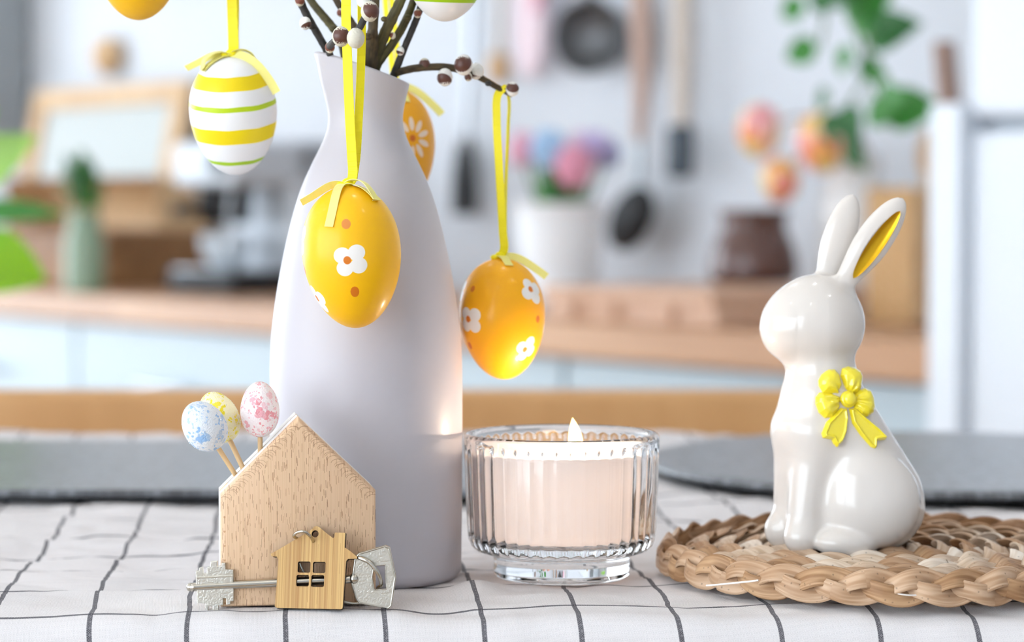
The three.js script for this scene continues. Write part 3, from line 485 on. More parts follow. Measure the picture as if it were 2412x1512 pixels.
{
  const TD = 0.8955, s = S(TD), bam = canvasMap(512, 512, (r, w, h) => { r.fillStyle = '#c49c63'; r.fillRect(0, 0, w, h); for (let i = 0; i < 160; i++) { r.strokeStyle = rnd() < 0.5 ? 'rgba(228,190,124,0.30)' : 'rgba(166,116,60,0.28)'; r.lineWidth = rr(1, 9); const x = rr(0, w); r.beginPath(); r.moveTo(x, 0); r.lineTo(x + rr(-6, 6), h); r.stroke(); } for (let i = 0; i < 14; i++) { r.strokeStyle = 'rgba(128,80,36,0.55)'; r.lineWidth = rr(0.8, 2); const x = rr(0, w); r.beginPath(); r.moveTo(x, rr(0, h * 0.4)); r.lineTo(x + rr(-3, 3), rr(h * 0.6, h)); r.stroke(); } });
  M.bamboo = std(0xffffff, 0.5, { map: bam }); M.burnt = std(0x33221a, 0.8);
  const z = (x, y) => [(430 + x / 4.551 - 722) * s, (1438 - (1220 + y / 4.551)) * s * 1.03];
  const pts = [[955, 960], [975, 500], [975, 470], [955, 440], [910, 438], [890, 425], [892, 410], [1000, 348], [1180, 240], [1300, 172], [1335, 140], [1355, 118], [1385, 112], [1412, 124], [1450, 155], [1545, 225], [1565, 238], [1580, 225], [1582, 180], [1698, 180], [1695, 335], [1760, 375], [1832, 432], [1835, 452], [1810, 455], [1735, 456], [1716, 480], [1714, 520], [1695, 960], [1690, 978], [1675, 985], [975, 978]].map(([x, y]) => z(x, y));
  const hole = (l, t2, r2, b) => { const q = 12, c = [[l, t2 + q], [l + q, t2], [r2 - q, t2], [r2, t2 + q], [r2, b - q], [r2 - q, b], [l + q, b], [l, b - q]]; return new THREE.Path(c.map(([x, y]) => new THREE.Vector2(...z(x, y)))); };
  const make = (grow, d) => { const sh = new THREE.Shape(pts.map(([x, y]) => new THREE.Vector2(x, y))); for (const h of [[1190, 488, 1328, 605], [1355, 490, 1493, 608], [1180, 630, 1318, 750], [1342, 630, 1483, 755]]) sh.holes.push(hole(...h)); const c = z(1367, 195); const ph = new THREE.Path(); ph.absarc(c[0], c[1], 38 / 4.551 * s, 0, Math.PI * 2, true); sh.holes.push(ph); return new THREE.ExtrudeGeometry(sh, { depth: d, bevelEnabled: false, curveSegments: 24 }); };
  const t = thing('house_tag', 'flat bamboo house tag with a four pane window cut out, leaning on the key', 'key tag', V(at(722, 0, TD).x, TOP + 0.0002, -TD), -4 * rad);
  const lean = new THREE.Group(); lean.name = 'tag_plate'; lean.rotation.x = -15 * rad; t.add(lean);
  const g = make(0, 0.0030).translate(0, 0.0004, -0.0030);
  const n = new THREE.Mesh(planarUV(g, 0.04, 0.04), [M.bamboo, M.burnt]); n.name = 'tag_board'; n.castShadow = n.receiveShadow = true; lean.remove(n); n.rotation.x = -15 * rad; t.remove(lean); t.add(n);
}

// ---------------------------------------------------------------- candle in a ribbed glass
const GD = 0.9815, gx = at(1324, 0, GD).x;
M.glass = phy(0xffffff, 0.0, { transmission: 1, thickness: 0.01, ior: 1.42 });
{
  const N = 44, seg = N * 10, t = thing('candle_glass', 'round ribbed clear glass candle holder standing right of the vase', 'candle holder', V(gx, TOP + 0.0002, -GD));
  // [radius, height, rib depth] up the outside, over the rim and down the inside
  const prof = [[0, 0.0018, 0], [0.021, 0.0018, 0], [0.0245, 0.0004, 0], [0.0265, 0, 0], [0.0278, 0.0012, 0], [0.0279, 0.004, 0], [0.0279, 0.0086, 0], [0.0290, 0.0098, 0.0], [0.0330, 0.0105, 0.0], [0.0356, 0.0115, 0.35], [0.0370, 0.0130, 0.9], [0.0380, 0.0155, 1], [0.0385, 0.02, 1], [0.0390, 0.03, 1], [0.0394, 0.04, 1], [0.0397, 0.050, 1], [0.0398, 0.0525, 0.6], [0.0398, 0.0545, 0.1], [0.0398, 0.0567, 0], [0.0396, 0.0575, 0], [0.0391, 0.0582, 0], [0.0385, 0.0586, 0], [0.0378, 0.0587, 0], [0.0371, 0.0585, 0], [0.0365, 0.0580, 0], [0.0360, 0.0572, 0], [0.0358, 0.0562, 0], [0.0358, 0.0535, 0], [0.0357, 0.045, 0], [0.0353, 0.03, 0], [0.0349, 0.0195, 0], [0.0343, 0.0170, 0], [0.0325, 0.0155, 0], [0.0280, 0.0150, 0], [0, 0.0150, 0]];
  const rows = []; for (let i = 0; i < prof.length - 1; i++) { const n = i > 10 && i < 16 ? 4 : 2; for (let k = 0; k < n; k++) rows.push(prof[i].map((x, q) => mix(x, prof[i + 1][q], k / n))); } rows.push(prof[prof.length - 1]);
  const g = grid(seg, rows.length - 1, (u, v) => { const [r, y, d] = rows[Math.round(v * (rows.length - 1))], th = u * 2 * Math.PI, q = Math.abs(Math.cos(N * th / 2)), rib = 1 - Math.pow(q, 0.75); const rad2 = r - d * 0.0010 * rib; return V(rad2 * Math.sin(th), y, rad2 * Math.cos(th)); }, true);
  part('ribbed_cup', g, M.glass, t);
  const c = thing('candle', 'pale pink wax candle burning inside the ribbed glass', 'candle', V(gx, TOP + 0.0154, -GD));
  M.wax = phy(0xfffaf8, 0.9, { transmission: 0.5, thickness: 0 });
  part('wax', lathe([[0, 0], [0.0275, 0], [0.0318, 0.0004], [0.0336, 0.0018], [0.0343, 0.0045], [0.0347, 0.015], [0.0351, 0.0345], [0.0349, 0.0357], [0.0340, 0.0360], [0.031, 0.0353], [0.01, 0.0350], [0, 0.0350]], 96), M.wax, c);
  const wx = at(1358, 0, GD).x - gx;
  part('wick', tube([V(wx, 0.0345, 0), V(wx + 0.0001, 0.038, 0), V(wx - 0.0004, 0.0402, 0)], [0.0005, 0.0005, 0.0004], 8, 8), M.charcoal, c);
  M.flame = new THREE.MeshStandardMaterial({ color: 0x000000, roughness: 1, emissive: new THREE.Color(1, 0.60, 0.22), emissiveIntensity: 6 });
  const fp = [[0.00001, 0.0352], [0.0018, 0.0362], [0.0028, 0.0382], [0.0029, 0.0404], [0.0025, 0.0430], [0.0018, 0.0455], [0.0010, 0.0475], [0.00001, 0.0494]];
  const fg = lathe(fp, 24), p = fg.attributes.position; for (let i = 0; i < p.count; i++) { const k = (p.getY(i) - 0.0352) / 0.0142; p.setX(i, p.getX(i) + wx - 0.0014 * k * k); }
  fg.computeVertexNormals(); part('flame', fg, M.flame, c);
  const lamp = new THREE.PointLight(new THREE.Color(1, 0.78, 0.60), 0.0070); lamp.position.set(gx + wx - 0.0002, TOP + 0.0154 + 0.0402, -GD); lamp.shadow.radius = 0.09; lamp.castShadow = true; lamp.name = 'candle_flame_light'; scene.add(lamp);
}

// ---------------------------------------------------------------- braided mat under the rabbit
const MX = at(2094, 0, 0.986).x, MD = 0.986;
const strawMap = (a, b) => dataMap(64, 512, (i, j) => { const n = clamp(0.5 + 0.95 * fbm(i / 4 + 0.35 * Math.sin(j / 60), j / 150, 3) + 0.5 * vnoise(i / 1.4, j / 60), 0, 1), sp = hash(i, j >> 2) > 0.992 ? 0.75 : 1; return [mix(a[0], b[0], n) * sp, mix(a[1], b[1], n) * sp, mix(a[2], b[2], n) * sp]; });
const straw = [[[158, 120, 86], [200, 166, 134]], [[170, 132, 98], [206, 174, 144]], [[146, 106, 70], [194, 156, 118]], [[186, 156, 128], [216, 194, 170]]].map(([a, b]) => { const m = strawMap(a, b); return std(0xffffff, 0.62, { map: m, bumpMap: m, bumpScale: 0.0005 }); });
const strawWhite = [[[214, 196, 176], [240, 228, 214]], [[196, 170, 142], [230, 212, 192]]].map(([a, b]) => { const m = strawMap(a, b); return std(0xffffff, 0.65, { map: m, bumpMap: m, bumpScale: 0.0005 }); });
const braidMat = thing('braided_mat', 'round mat of braided straw lying under the white rabbit', 'braided mat', V(MX, TOP + 0.0022, -MD));
{
  // one strand of a three-strand plait standing on edge and bent round the centre
  const strand = (r0, r1, lean, A, w, lambda, ph, a0, a1, h0, jit) => {
    const len = (a1 - a0) * (r0 + r1) / 2, n = Math.max(40, Math.round(len / 0.0011)), m = 12, C = (q) => {
      const a = mix(a0, a1, q), s = len * q, psi = s / lambda * 2 * Math.PI + ph, v = A * Math.sin(psi), nn = 0.0019 * Math.sin(2 * psi) + 0.0006 * fbm(s * 120 + jit, ph, 2);
      const rc = mix(r0, r1, q), er = V(Math.sin(a), 0, Math.cos(a)), up = V(-Math.sin(a) * Math.sin(lean), Math.cos(lean), -Math.cos(a) * Math.sin(lean)), out = V(Math.sin(a) * Math.cos(lean), Math.sin(lean), Math.cos(a) * Math.cos(lean));
      return { p: er.multiplyScalar(rc).addScaledVector(up, v).addScaledVector(out, nn).add(V(0, h0, 0)), out, psi, s };
    };
    const rows = []; for (let i = 0; i <= n; i++) { const q = i / n, c = C(q), d = C(Math.min(q + 0.001, 1)).p.sub(C(Math.max(q - 0.001, 0)).p).normalize(); const N = c.out.clone().addScaledVector(d, -c.out.dot(d)).normalize(), B = d.clone().cross(N), ww = w * (1 + 0.16 * fbm(c.s * 70 + jit, 3.3, 2)), roll = 0.58 * Math.cos(c.psi) + 0.35 * fbm(c.s * 55, jit + 2, 2); rows.push([c, N, B, ww, roll]); }
    const g = grid(m, n, (u, v) => {
      const [c, N, B, ww, roll] = rows[Math.round(v * n)], th = u * 2 * Math.PI, x = Math.cos(th), y = Math.sin(th), sx = Math.sign(x) * Math.pow(Math.abs(x), 0.7), sy = Math.sign(y) * Math.pow(Math.abs(y), 0.6);
      const crease = y > 0 ? 0.00035 * vnoise(u * 26 + jit, c.s * 90) : 0, X = sx * ww, Y = sy * 0.0007 + crease + (0.0005 * (1 - sx * sx) - 0.0002), cr = Math.cos(roll), sr = Math.sin(roll);
      return c.p.clone().addScaledVector(B, X * cr - Y * sr).addScaledVector(N, X * sr * 0.6 + Y * cr);
    }, true);
    const uv = g.attributes.uv; for (let i = 0; i < uv.count; i++) uv.setXY(i, uv.getX(i), rows[Math.round(uv.getY(i) * n)][0].s / 0.06 + jit);
    return g;
  };
  const rings = 8, pitch = 0.0106, R0 = 0.0900;
  for (let k = 0; k < rings; k++) {
    const rc = R0 - k * pitch; if (rc < 0.008) break;
    const outer = k === 0, lean = outer ? 0.34 : 0.86, A = outer ? 0.0034 : 0.0040, w = outer ? 0.0040 : 0.0048, turns = Math.max(2, Math.round(2 * Math.PI * rc / 0.050)), lambda = 2 * Math.PI * rc / turns;
    for (let q = 0; q < 3; q++) {
      const pale = (k >= 2 && k <= 5 && (q === 1 || rnd() < 0.2)), m = pale ? strawWhite[Math.floor(rnd() * 2)] : straw[Math.floor(rnd() * (k > 0 ? 4 : 3))];
      part('braid_strand', strand(rc, rc, lean, A, w, lambda, q * 2 * Math.PI / 3 + k * 1.3, -0.9 + k * 0.4, -0.9 + k * 0.4 + 2 * Math.PI, outer ? 0.0064 : 0.0060, k * 10 + q * 3.1), m, braidMat);
    }
  }
  M.thread = std(0xf3ece6, 0.8);
  const th = (pts) => tube(pts.map(([x, y, D]) => at(x, y, D).sub(braidMat.position)), [0.00035, 0.00035], 8, 24);
  part('stitching_thread', th([[1664, 1379, 0.9245], [1690, 1377, 0.9195], [1720, 1374, 0.9148], [1750, 1371, 0.9108], [1786, 1367, 0.9075]]), M.thread, braidMat);
  part('stitching_thread', th([[2094, 1391, 0.8958], [2120, 1399, 0.8938], [2150, 1402, 0.8942], [2186, 1398, 0.8965]]), M.thread, braidMat);
  const fray = []; for (let i = 0; i < 9; i++) fray.push(th([[2334, 1398, 0.905], [2344, 1406, 0.901], [2350 + rr(-10, 8), 1418 + rr(-3, 4), 0.900 + rr(-0.001, 0.001)]]));
  part('thread_end', fray, M.thread, braidMat, 'frayed white thread end');
}

// ---------------------------------------------------------------- ceramic rabbit
const RBD = 0.978, rs_ = S(RBD);
M.ceramic = phy(0xdcd4cc, 0.22, { specularIntensity: 0.6, clearcoat: 0.55, clearcoatRoughness: 0.02, ior: 1.5 });
M.gold = std(0xdba826, 0.3, { metalness: 1 }); M.bow = phy(0xfbe62e, 0.3, { clearcoat: 1, clearcoatRoughness: 0.05 });
const rabbit = thing('rabbit_figurine', 'glossy white ceramic rabbit sitting on the braided mat with a yellow bow', 'rabbit figurine', V(at(2000, 0, RBD).x, TOP + 0.0112, -RBD));
{
  const C = 1302;
  // an ear: flattened spindle from base to tip; W half width
  const ear = (x, y, z, b, t, W, zc, k0) => {
    const dx = t[0] - b[0], dy = t[1] - b[1], L = Math.hypot(dx, dy), ux = dx / L, uy = dy / L, u = ((x - b[0]) * ux + (y - b[1]) * uy) / L, v = -(x - b[0]) * uy + (y - b[1]) * ux;
    const q = clamp(u, -0.25, 1), wf = Math.max(1.5, q < 0.5 ? W * mix(k0, 1, smooth(-0.05, 0.5, q)) : W * Math.pow(Math.max(0, 1 - Math.pow((q - 0.5) / 0.5, 2.3)), 0.55)), th = Math.max(1.5, wf * 0.48);
    const e = (Math.hypot(v / wf, (z - zc) / th) - 1) * th * 0.9; const over = Math.max(u - 1, -0.25 - u, 0) * L;
    return over > 0 ? Math.hypot(Math.max(e, 0), over) : Math.max(e, Math.max(u - 1, -0.25 - u) * L);
  };
  const body = (x, yy, z) => {
    const y = C - yy;                                                // yy grows upward, y is the photo row
    let d = smin(ell(x, y, z, [1924, 757, 0], [107, 108, 94]), cap(x, y, z, [1869, 777, 4], 71, [1940, 775, 0], 88), 50);
    d = smin(d, cap(x, y, z, [1934, 885, 0], 72, [1919, 1005, 4], 93), 40);
    d = smin(d, cap(x, y, z, [1954, 935, 0], 82, [2058, 1172, 0], 122), 50);
    d = smin(d, ell(x, y, z, [2050, 1212, 0], [126, 92, 112]), 40);
    d = smin(d, ell(x, y, z, [2054, 1172, 84], [102, 106, 46]), 24);
    d = smin(d, ell(x, y, z, [2054, 1180, -74], [100, 106, 48]), 40);
    d = smin(d, cap(x, y, z, [1924, 1030, 36], 58, [1896, 1220, 50], 40), 30);
    d = smin(d, ell(x, y, z, [1892, 1264, 60], [46, 40, 42]), 24);
    d = smin(d, cap(x, y, z, [1886, 1030, -16], 56, [1868, 1200, -28], 36), 34);
    d = smin(d, ell(x, y, z, [1856, 1256, -22], [46, 46, 38]), 24);
    d = smin(d, ell(x, y, z, [1990, 1272, 88], [74, 38, 44]), 12);
    d = smin(d, ell(x, y, z, [1990, 1270, -78], [72, 40, 44]), 30);
    d = smin(d, ell(x, y, z, [1965, 1215, 0], [90, 90, 66]), 40);      // no gap between the legs
    let e = ear(x, y, z, [1984, 676], [2126, 470], 42, 22, 0.55);
    const gx2 = x - 2057, gy2 = y - 575, ca = 0.567, sa = -0.823, gu = gx2 * ca + gy2 * sa, gw = -gx2 * sa + gy2 * ca;
    const cut = ell(gu, gw, z - 46, [0, 6, 0], [98, 21, 13]); e = Math.max(e, -cut);
    d = smin(d, e, 18);
    d = smin(d, ear(x, y, z, [1946, 686], [2017, 461], 39, -34, 0.55), 18);
    return Math.max(d, y - 1300);                                     // flat base
  };
  const g = sdfMesh(body, [1785, -10, -150], [2200, 860, 150], 150, (x, y, z) => V((x - 2000) * rs_, y * rs_, z * rs_));
  part('body', g, M.ceramic, rabbit);
  // gilded hollow of the near ear
  const leafG = grid(30, 10, (u, v) => { const q = u * 2 - 1, wv = (v * 2 - 1) * 18 * Math.pow(Math.max(1 - q * q, 0), 0.62), gu = q * 96, gw = wv + 6, ca = 0.567, sa = -0.823; const depth = 13 * Math.sqrt(Math.max(0, 1 - (gu / 98) ** 2 - (wv / 21) ** 2)); return V((2057 + gu * ca - gw * sa - 2000) * rs_, (1302 - (575 + gu * sa + gw * ca)) * rs_, (46 - depth + 1.2) * rs_); });
  const gi = leafG.index.array; for (let i = 0; i < gi.length; i += 3) { const q = gi[i]; gi[i] = gi[i + 1]; gi[i + 1] = q; } leafG.computeVertexNormals();
  part('gold_inner_ear', leafG, M.gold, rabbit, 'gold painted hollow of the near ear');
  // moulded bow: four fluted loops, a round knob and two notched tails, each a cushion over its own outline
  const cx = 1991, cy = 930, K = 5.817, shapeOf = (pts) => pts.map(([x, y]) => [x / K + 1850, y / K + 820]);
  const loopsP = [[[690, 530], [740, 440], [705, 300], [640, 232], [560, 240], [470, 310], [425, 390], [428, 460], [475, 545], [560, 560], [690, 565]], [[790, 490], [728, 320], [755, 222], [850, 190], [940, 205], [1020, 250], [1045, 320], [1022, 460], [965, 530], [890, 545]], [[700, 600], [570, 558], [430, 562], [380, 620], [374, 700], [420, 820], [500, 892], [590, 875], [700, 750]], [[930, 570], [1000, 515], [1080, 482], [1160, 510], [1200, 600], [1212, 720], [1190, 800], [1110, 852], [1000, 845], [920, 765]]].map(shapeOf);
  const tailsP = [[[720, 760], [800, 770], [815, 900], [790, 1080], [740, 1200], [660, 1280], [620, 1240], [590, 1182], [470, 1165], [452, 1110], [520, 960]], [[840, 770], [930, 760], [1050, 860], [1250, 1010], [1380, 1130], [1350, 1162], [1230, 1180], [1222, 1270], [1190, 1305], [1130, 1280], [1000, 1130], [880, 960]]].map(shapeOf);
  const poly = (x, y, P) => { let d = 1e9, inside = false; for (let i = 0, j = P.length - 1; i < P.length; j = i++) { const ex = P[j][0] - P[i][0], ey = P[j][1] - P[i][1], wx = x - P[i][0], wy = y - P[i][1], t = clamp((wx * ex + wy * ey) / (ex * ex + ey * ey), 0, 1), qx = wx - ex * t, qy = wy - ey * t; d = Math.min(d, qx * qx + qy * qy); if ((P[i][1] > y) !== (P[j][1] > y) && x < ex * (y - P[i][1]) / ey + P[i][0]) inside = !inside; } return (inside ? -1 : 1) * Math.sqrt(d); };
  const bowF = (x, yy, z) => {
    const X = x + cx - 130, Y = 260 - yy + cy - 130, ang = Math.atan2(Y - cy, X - cx), rr2 = Math.hypot(X - cx, Y - cy); let d = 1e9;
    for (const P of loopsP) { const q = poly(X, Y, P); if (q > 14) { d = Math.min(d, q); continue; } const h = 21 * (1 - Math.exp(Math.min(q - 1.5, 0) / 7)) - 3 + 2.4 * Math.cos(ang * 15 + 1) * smooth(66, 26, rr2) * smooth(2, -8, q); d = smin(d, Math.max(q - 1.5, (z - h) * 0.7, -z - 8), 3.5); }
    for (const P of tailsP) { const q = poly(X, Y, P); if (q > 14) { d = Math.min(d, q); continue; } const h = 8 * (1 - Math.exp(Math.min(q - 1.5, 0) / 3)) + 4.5 * Math.exp(-(((q + 4) / 3) ** 2)) - 1; d = smin(d, Math.max(q - 1.5, (z - h) * 0.7, -z - 8), 2.5); }
    d = smin(d, ell(X, Y, z, [cx, cy, 4], [20, 20, 11]), 4);
    return smin(d, ell(X, Y, z, [cx, cy, 14], [14.5, 15.5, 10]), 1.5);
  };
  const bowG = sdfMesh(bowF, [10, 15, -14], [245, 250, 36], 120, (x, y, z) => V((x - 130) * rs_, (y - 130) * rs_, z * rs_));
  const bw = part('bow', bowG, M.bow, rabbit, 'yellow moulded bow with four loops and two tails');
  bw.position.set((cx - 2000) * rs_, (C - cy - 8) * rs_, 84 * rs_); bw.rotation.set(-12 * rad, 14 * rad, 0);
}

// ---------------------------------------------------------------- chair behind the table
{
  const D = 1.9, x1 = at(1955, 0, D).x, x0 = -0.62, w = x1 - x0, y1 = at(0, 918, D).y, t = thing('wooden_bench', 'tan wooden bench with a broad plain backrest behind the table', 'bench', V((x0 + x1) / 2, 0, -D));
  part('backrest', boxUV(mv(rbox(w, 0.20, 0.032, 0.008), 0, y1 - 0.10, 0), 0.6), M.bench, t);
  for (const x of [-w / 2 + 0.05, w / 2 - 0.05]) { part('leg', boxUV(mv(rbox(0.045, y1 - 0.02, 0.04, 0.006), x, (y1 - 0.02) / 2, -0.034), 0.6), M.bench, t); part('leg', boxUV(mv(rbox(0.045, 0.43, 0.045, 0.006), x, 0.215, 0.34), 0.6), M.bench, t); }
  part('seat', boxUV(mv(rbox(w, 0.035, 0.40, 0.008), 0, 0.447, 0.165), 0.6), M.bench, t);
}

// ---------------------------------------------------------------- kitchen along the back wall
const CT = 0.89, CF = 2.187, CEND = 1.925, CLEFT = 5.83, ctTh = 0.05;
function roomThing(name, label, category, a, h, b, group) { return thing(name, label, category, R(a, h, b), TURN, group); }
function atRoom(name, label, category, p, group) { return thing(name, label, category, p, TURN, group); }
{
  const t = roomThing('worktop', 'long wooden kitchen worktop running along the back wall', 'worktop', (CEND + CLEFT) / 2, CT - ctTh, (CF + B1) / 2);
  const g = boxUV(mv(rbox(CLEFT - CEND, ctTh, B1 - CF - 0.002, 0.004), 0, ctTh / 2, 0), 1.2), uv = g.attributes.uv; for (let i = 0; i < uv.count; i++) uv.setXY(i, uv.getY(i), uv.getX(i));
  part('board', g, M.worktop, t);
  const cw = 0.72; let k = 0;
  const where = ['at the right end beside the end panel', 'second from the end panel', 'third from the end panel under the espresso machine', 'fourth from the end panel', 'leftmost under the framed print'];
  for (let a = CEND + 0.005; a + cw < CLEFT + 0.02 && k < 5; a += cw, k++) {
    const c = roomThing('base_cabinet', 'white kitchen base cabinet with drawers, ' + where[k], 'cabinet', a + cw / 2, 0, (CF + 0.03 + B1) / 2, 'white base cabinets under the worktop');
    const dep = B1 - CF - 0.035; part('carcass', mv(rbox(cw - 0.004, CT - ctTh - 0.102, dep - 0.02, 0.002), 0, (CT - ctTh - 0.102) / 2 + 0.10, -0.01), M.whiteMatt, c);
    part('plinth', mv(new THREE.BoxGeometry(cw - 0.004, 0.10, dep - 0.08), 0, 0.05, -0.04), M.charcoal, c);
    for (const [y, h] of [[0.105, 0.33], [0.44, 0.20], [0.645, 0.19]]) { const d = part('drawer', mv(rbox(cw - 0.010, h, 0.02, 0.003), 0, y + h / 2, dep / 2 - 0.01 + 0.001), M.cabinet, c); part('handle', [mv(new THREE.CylinderGeometry(0.006, 0.006, 0.16, 12).rotateZ(Math.PI / 2), 0, y + h * 0.45, dep / 2 + 0.03), mv(new THREE.CylinderGeometry(0.004, 0.004, 0.022, 8).rotateX(Math.PI / 2), -0.06, y + h * 0.45, dep / 2 + 0.019), mv(new THREE.CylinderGeometry(0.004, 0.004, 0.022, 8).rotateX(Math.PI / 2), 0.06, y + h * 0.45, dep / 2 + 0.019)], M.steel, d); }
  }
}
{
  const e = roomThing('end_panel', 'narrow white panel standing at the right end of the worktop', 'cabinet panel', 1.898, 0, (CF - 0.02 + B1) / 2);
  part('panel', mv(rbox(0.046, 1.172, B1 - CF + 0.018, 0.003), 0, 0.586, 0), M.fridge, e);
  const f = roomThing('refrigerator', 'tall white refrigerator at the right edge, doors split by a grip gap', 'refrigerator', 1.500, 0, 2.50);
  const W = 0.745, H = 1.92, dep = 0.64, seam = at(2262, 292, 2.80).y;
  part('housing', mv(rbox(W, H - 0.02, dep - 0.06, 0.006), 0, (H - 0.02) / 2 + 0.02, -0.03), M.fridge, f);
  part('door', mv(rbox(W, seam - 0.007 - 0.06, 0.055, 0.012, 3), 0, (seam - 0.007 + 0.06) / 2, dep / 2 - 0.03), M.fridge, f);
  part('door', mv(rbox(W, H - seam - 0.007, 0.055, 0.012, 3), 0, (H + seam + 0.007) / 2, dep / 2 - 0.03), M.fridge, f);
  part('grip_strip', mv(rbox(W - 0.02, 0.03, 0.02, 0.003), 0, seam, dep / 2 - 0.045), std(0xc4cad0, 0.5), f);
  part('foot', [mv(new THREE.CylinderGeometry(0.02, 0.02, 0.03, 16), -0.3, 0.015, 0.1), mv(new THREE.CylinderGeometry(0.02, 0.02, 0.03, 16), 0.3, 0.015, 0.1), mv(new THREE.CylinderGeometry(0.02, 0.02, 0.03, 16), -0.3, 0.015, -0.2), mv(new THREE.CylinderGeometry(0.02, 0.02, 0.03, 16), 0.3, 0.015, -0.2)], M.charcoal, f);
}
// steel rail with hanging tools
const RAILB = B1 - 0.05, railH = 1.575;
{
  const t = roomThing('wall_rail', 'thin steel rail fixed to the kitchen wall above the tools', 'rail', 3.3, railH, RAILB);
  part('bar', new THREE.CylinderGeometry(0.007, 0.007, 3.2, 14).rotateZ(Math.PI / 2), M.steel, t);
  for (const x of [-1.5, 0, 1.5]) part('bracket', new THREE.CylinderGeometry(0.01, 0.012, 0.05, 14).rotateX(Math.PI / 2).translate(x, 0, -0.025), M.steel, t);
}
function hung(name, label, category, px) { const p = onB(px, 0, RAILB + 0.012); p.y = railH; const t = atRoom(name, label, category, p); t.userData.D = 0; const D = -p.z; const Y = (py) => at(px, py, D).y - railH; delete t.userData.D;
  part('hook', new THREE.TorusGeometry(0.012, 0.0025, 8, 20, Math.PI * 1.3).rotateZ(-0.4).translate(0, -0.002, 0.012), M.steel, t); return { t, s: S(D), Y, D }; }
{
  const { t, s, Y } = hung('spatula', 'black slotted spatula with a long steel handle hanging left of the flower pot', 'spatula', 1112);
  const g = new THREE.Group(); g.name = 'tilt';
  part('handle', tube([V(0.022, -0.012, 0.012), V(0.012, Y(150), 0.014), V(-0.004, Y(345), 0.014)], [13 * s, 12 * s, 9 * s], 12, 16).scale(1, 1, 1), M.steel, t);
  const sh = new THREE.Shape(); const w = 42 * s, top = Y(322), bot = Y(505); sh.moveTo(-0.012, top); sh.lineTo(0.010, top); sh.bezierCurveTo(w * 0.9, top - 0.03, w, top - 0.05, w * 1.0, bot + 0.03); sh.lineTo(w * 0.9, bot); sh.lineTo(-w * 1.2, bot); sh.lineTo(-w * 1.25, bot + 0.03); sh.bezierCurveTo(-w * 1.2, top - 0.05, -w, top - 0.03, -0.012, top);
  for (const x of [-0.6, -0.1, 0.4]) { const h = new THREE.Path(); const c = x * w; h.moveTo(c - 0.003, bot + 0.02); h.lineTo(c - 0.003, bot + 0.075); h.lineTo(c + 0.004, bot + 0.075); h.lineTo(c + 0.004, bot + 0.02); sh.holes.push(h); }
  part('blade', new THREE.ExtrudeGeometry(sh, { depth: 0.004, bevelEnabled: true, bevelSize: 0.001, bevelThickness: 0.001 }).translate(-0.006, 0, 0.008), M.black, t);
}
{
  const { t, s, Y } = hung('serving_spoon', 'black serving spoon with a pinkish wooden handle hanging left of the dark blue grip', 'spoon', 1520);
  part('handle', tube([V(-0.004, -0.014, 0.012), V(0.004, Y(60), 0.014), V(0.006, Y(200), 0.014), V(0, Y(335), 0.014)], [26 * s, 25 * s, 22 * s, 13 * s], 14, 20), M.pinkWood, t);
  part('neck', tube([V(0, Y(325), 0.014), V(0.002, Y(400), 0.016), V(0.0, Y(470), 0.018)], [13 * s, 11 * s, 10 * s], 12, 12), std(0xc4ccd0, 0.3, { metalness: 0.7 }), t);
  const b = part('bowl', sphereBowl(62 * s, 92 * s, 0.02), M.black, t); b.position.set(-16 * s, Y(515), 0.022); b.rotation.z = -0.85;
}
function sphereBowl(rx, ry, d) { return new THREE.SphereGeometry(1, 28, 20).scale(rx, ry, d); }
{
  const { t, s, Y } = hung('kitchen_brush', 'pale handled kitchen tool with a dark blue grip hanging on the rail', 'kitchen tool', 1620);
  part('handle', tube([V(0, -0.014, 0.012), V(0, Y(100), 0.014), V(0, Y(220), 0.014), V(0, Y(300), 0.014)], [24 * s, 23 * s, 22 * s, 18 * s], 14, 20), M.beigeWood, t);
  part('grip', mv(rbox(70 * s, 126 * s, 0.03, 0.012, 4), -2 * s, Y(356), 0.016), M.slate, t);
}
{
  const p = onB(1402, 88, B1 - 0.06), s = S(-p.z), t = atRoom('saucepan', 'dark grey metal saucepan hanging by its handle on the wall rail', 'saucepan', p);
  t.rotation.y = TURN + 0.5; t.rotation.x = 0;
  part('pan', lathe([[0, -0.03], [66 * s, -0.03], [80 * s, -0.022], [86 * s, 0.03], [90 * s, 0.034], [82 * s, 0.032], [75 * s, -0.018], [0, -0.022]], 48).rotateX(Math.PI / 2), std(0x76777a, 0.38, { metalness: 0.55 }), t);
  part('handle', tube([V(0, 84 * s, 0.02), V(-0.004, 0.14, 0.012), V(-0.006, railH - p.y + 0.012, 0.004)], [0.010, 0.009, 0.008], 12, 14), M.darkSteel, t);
}
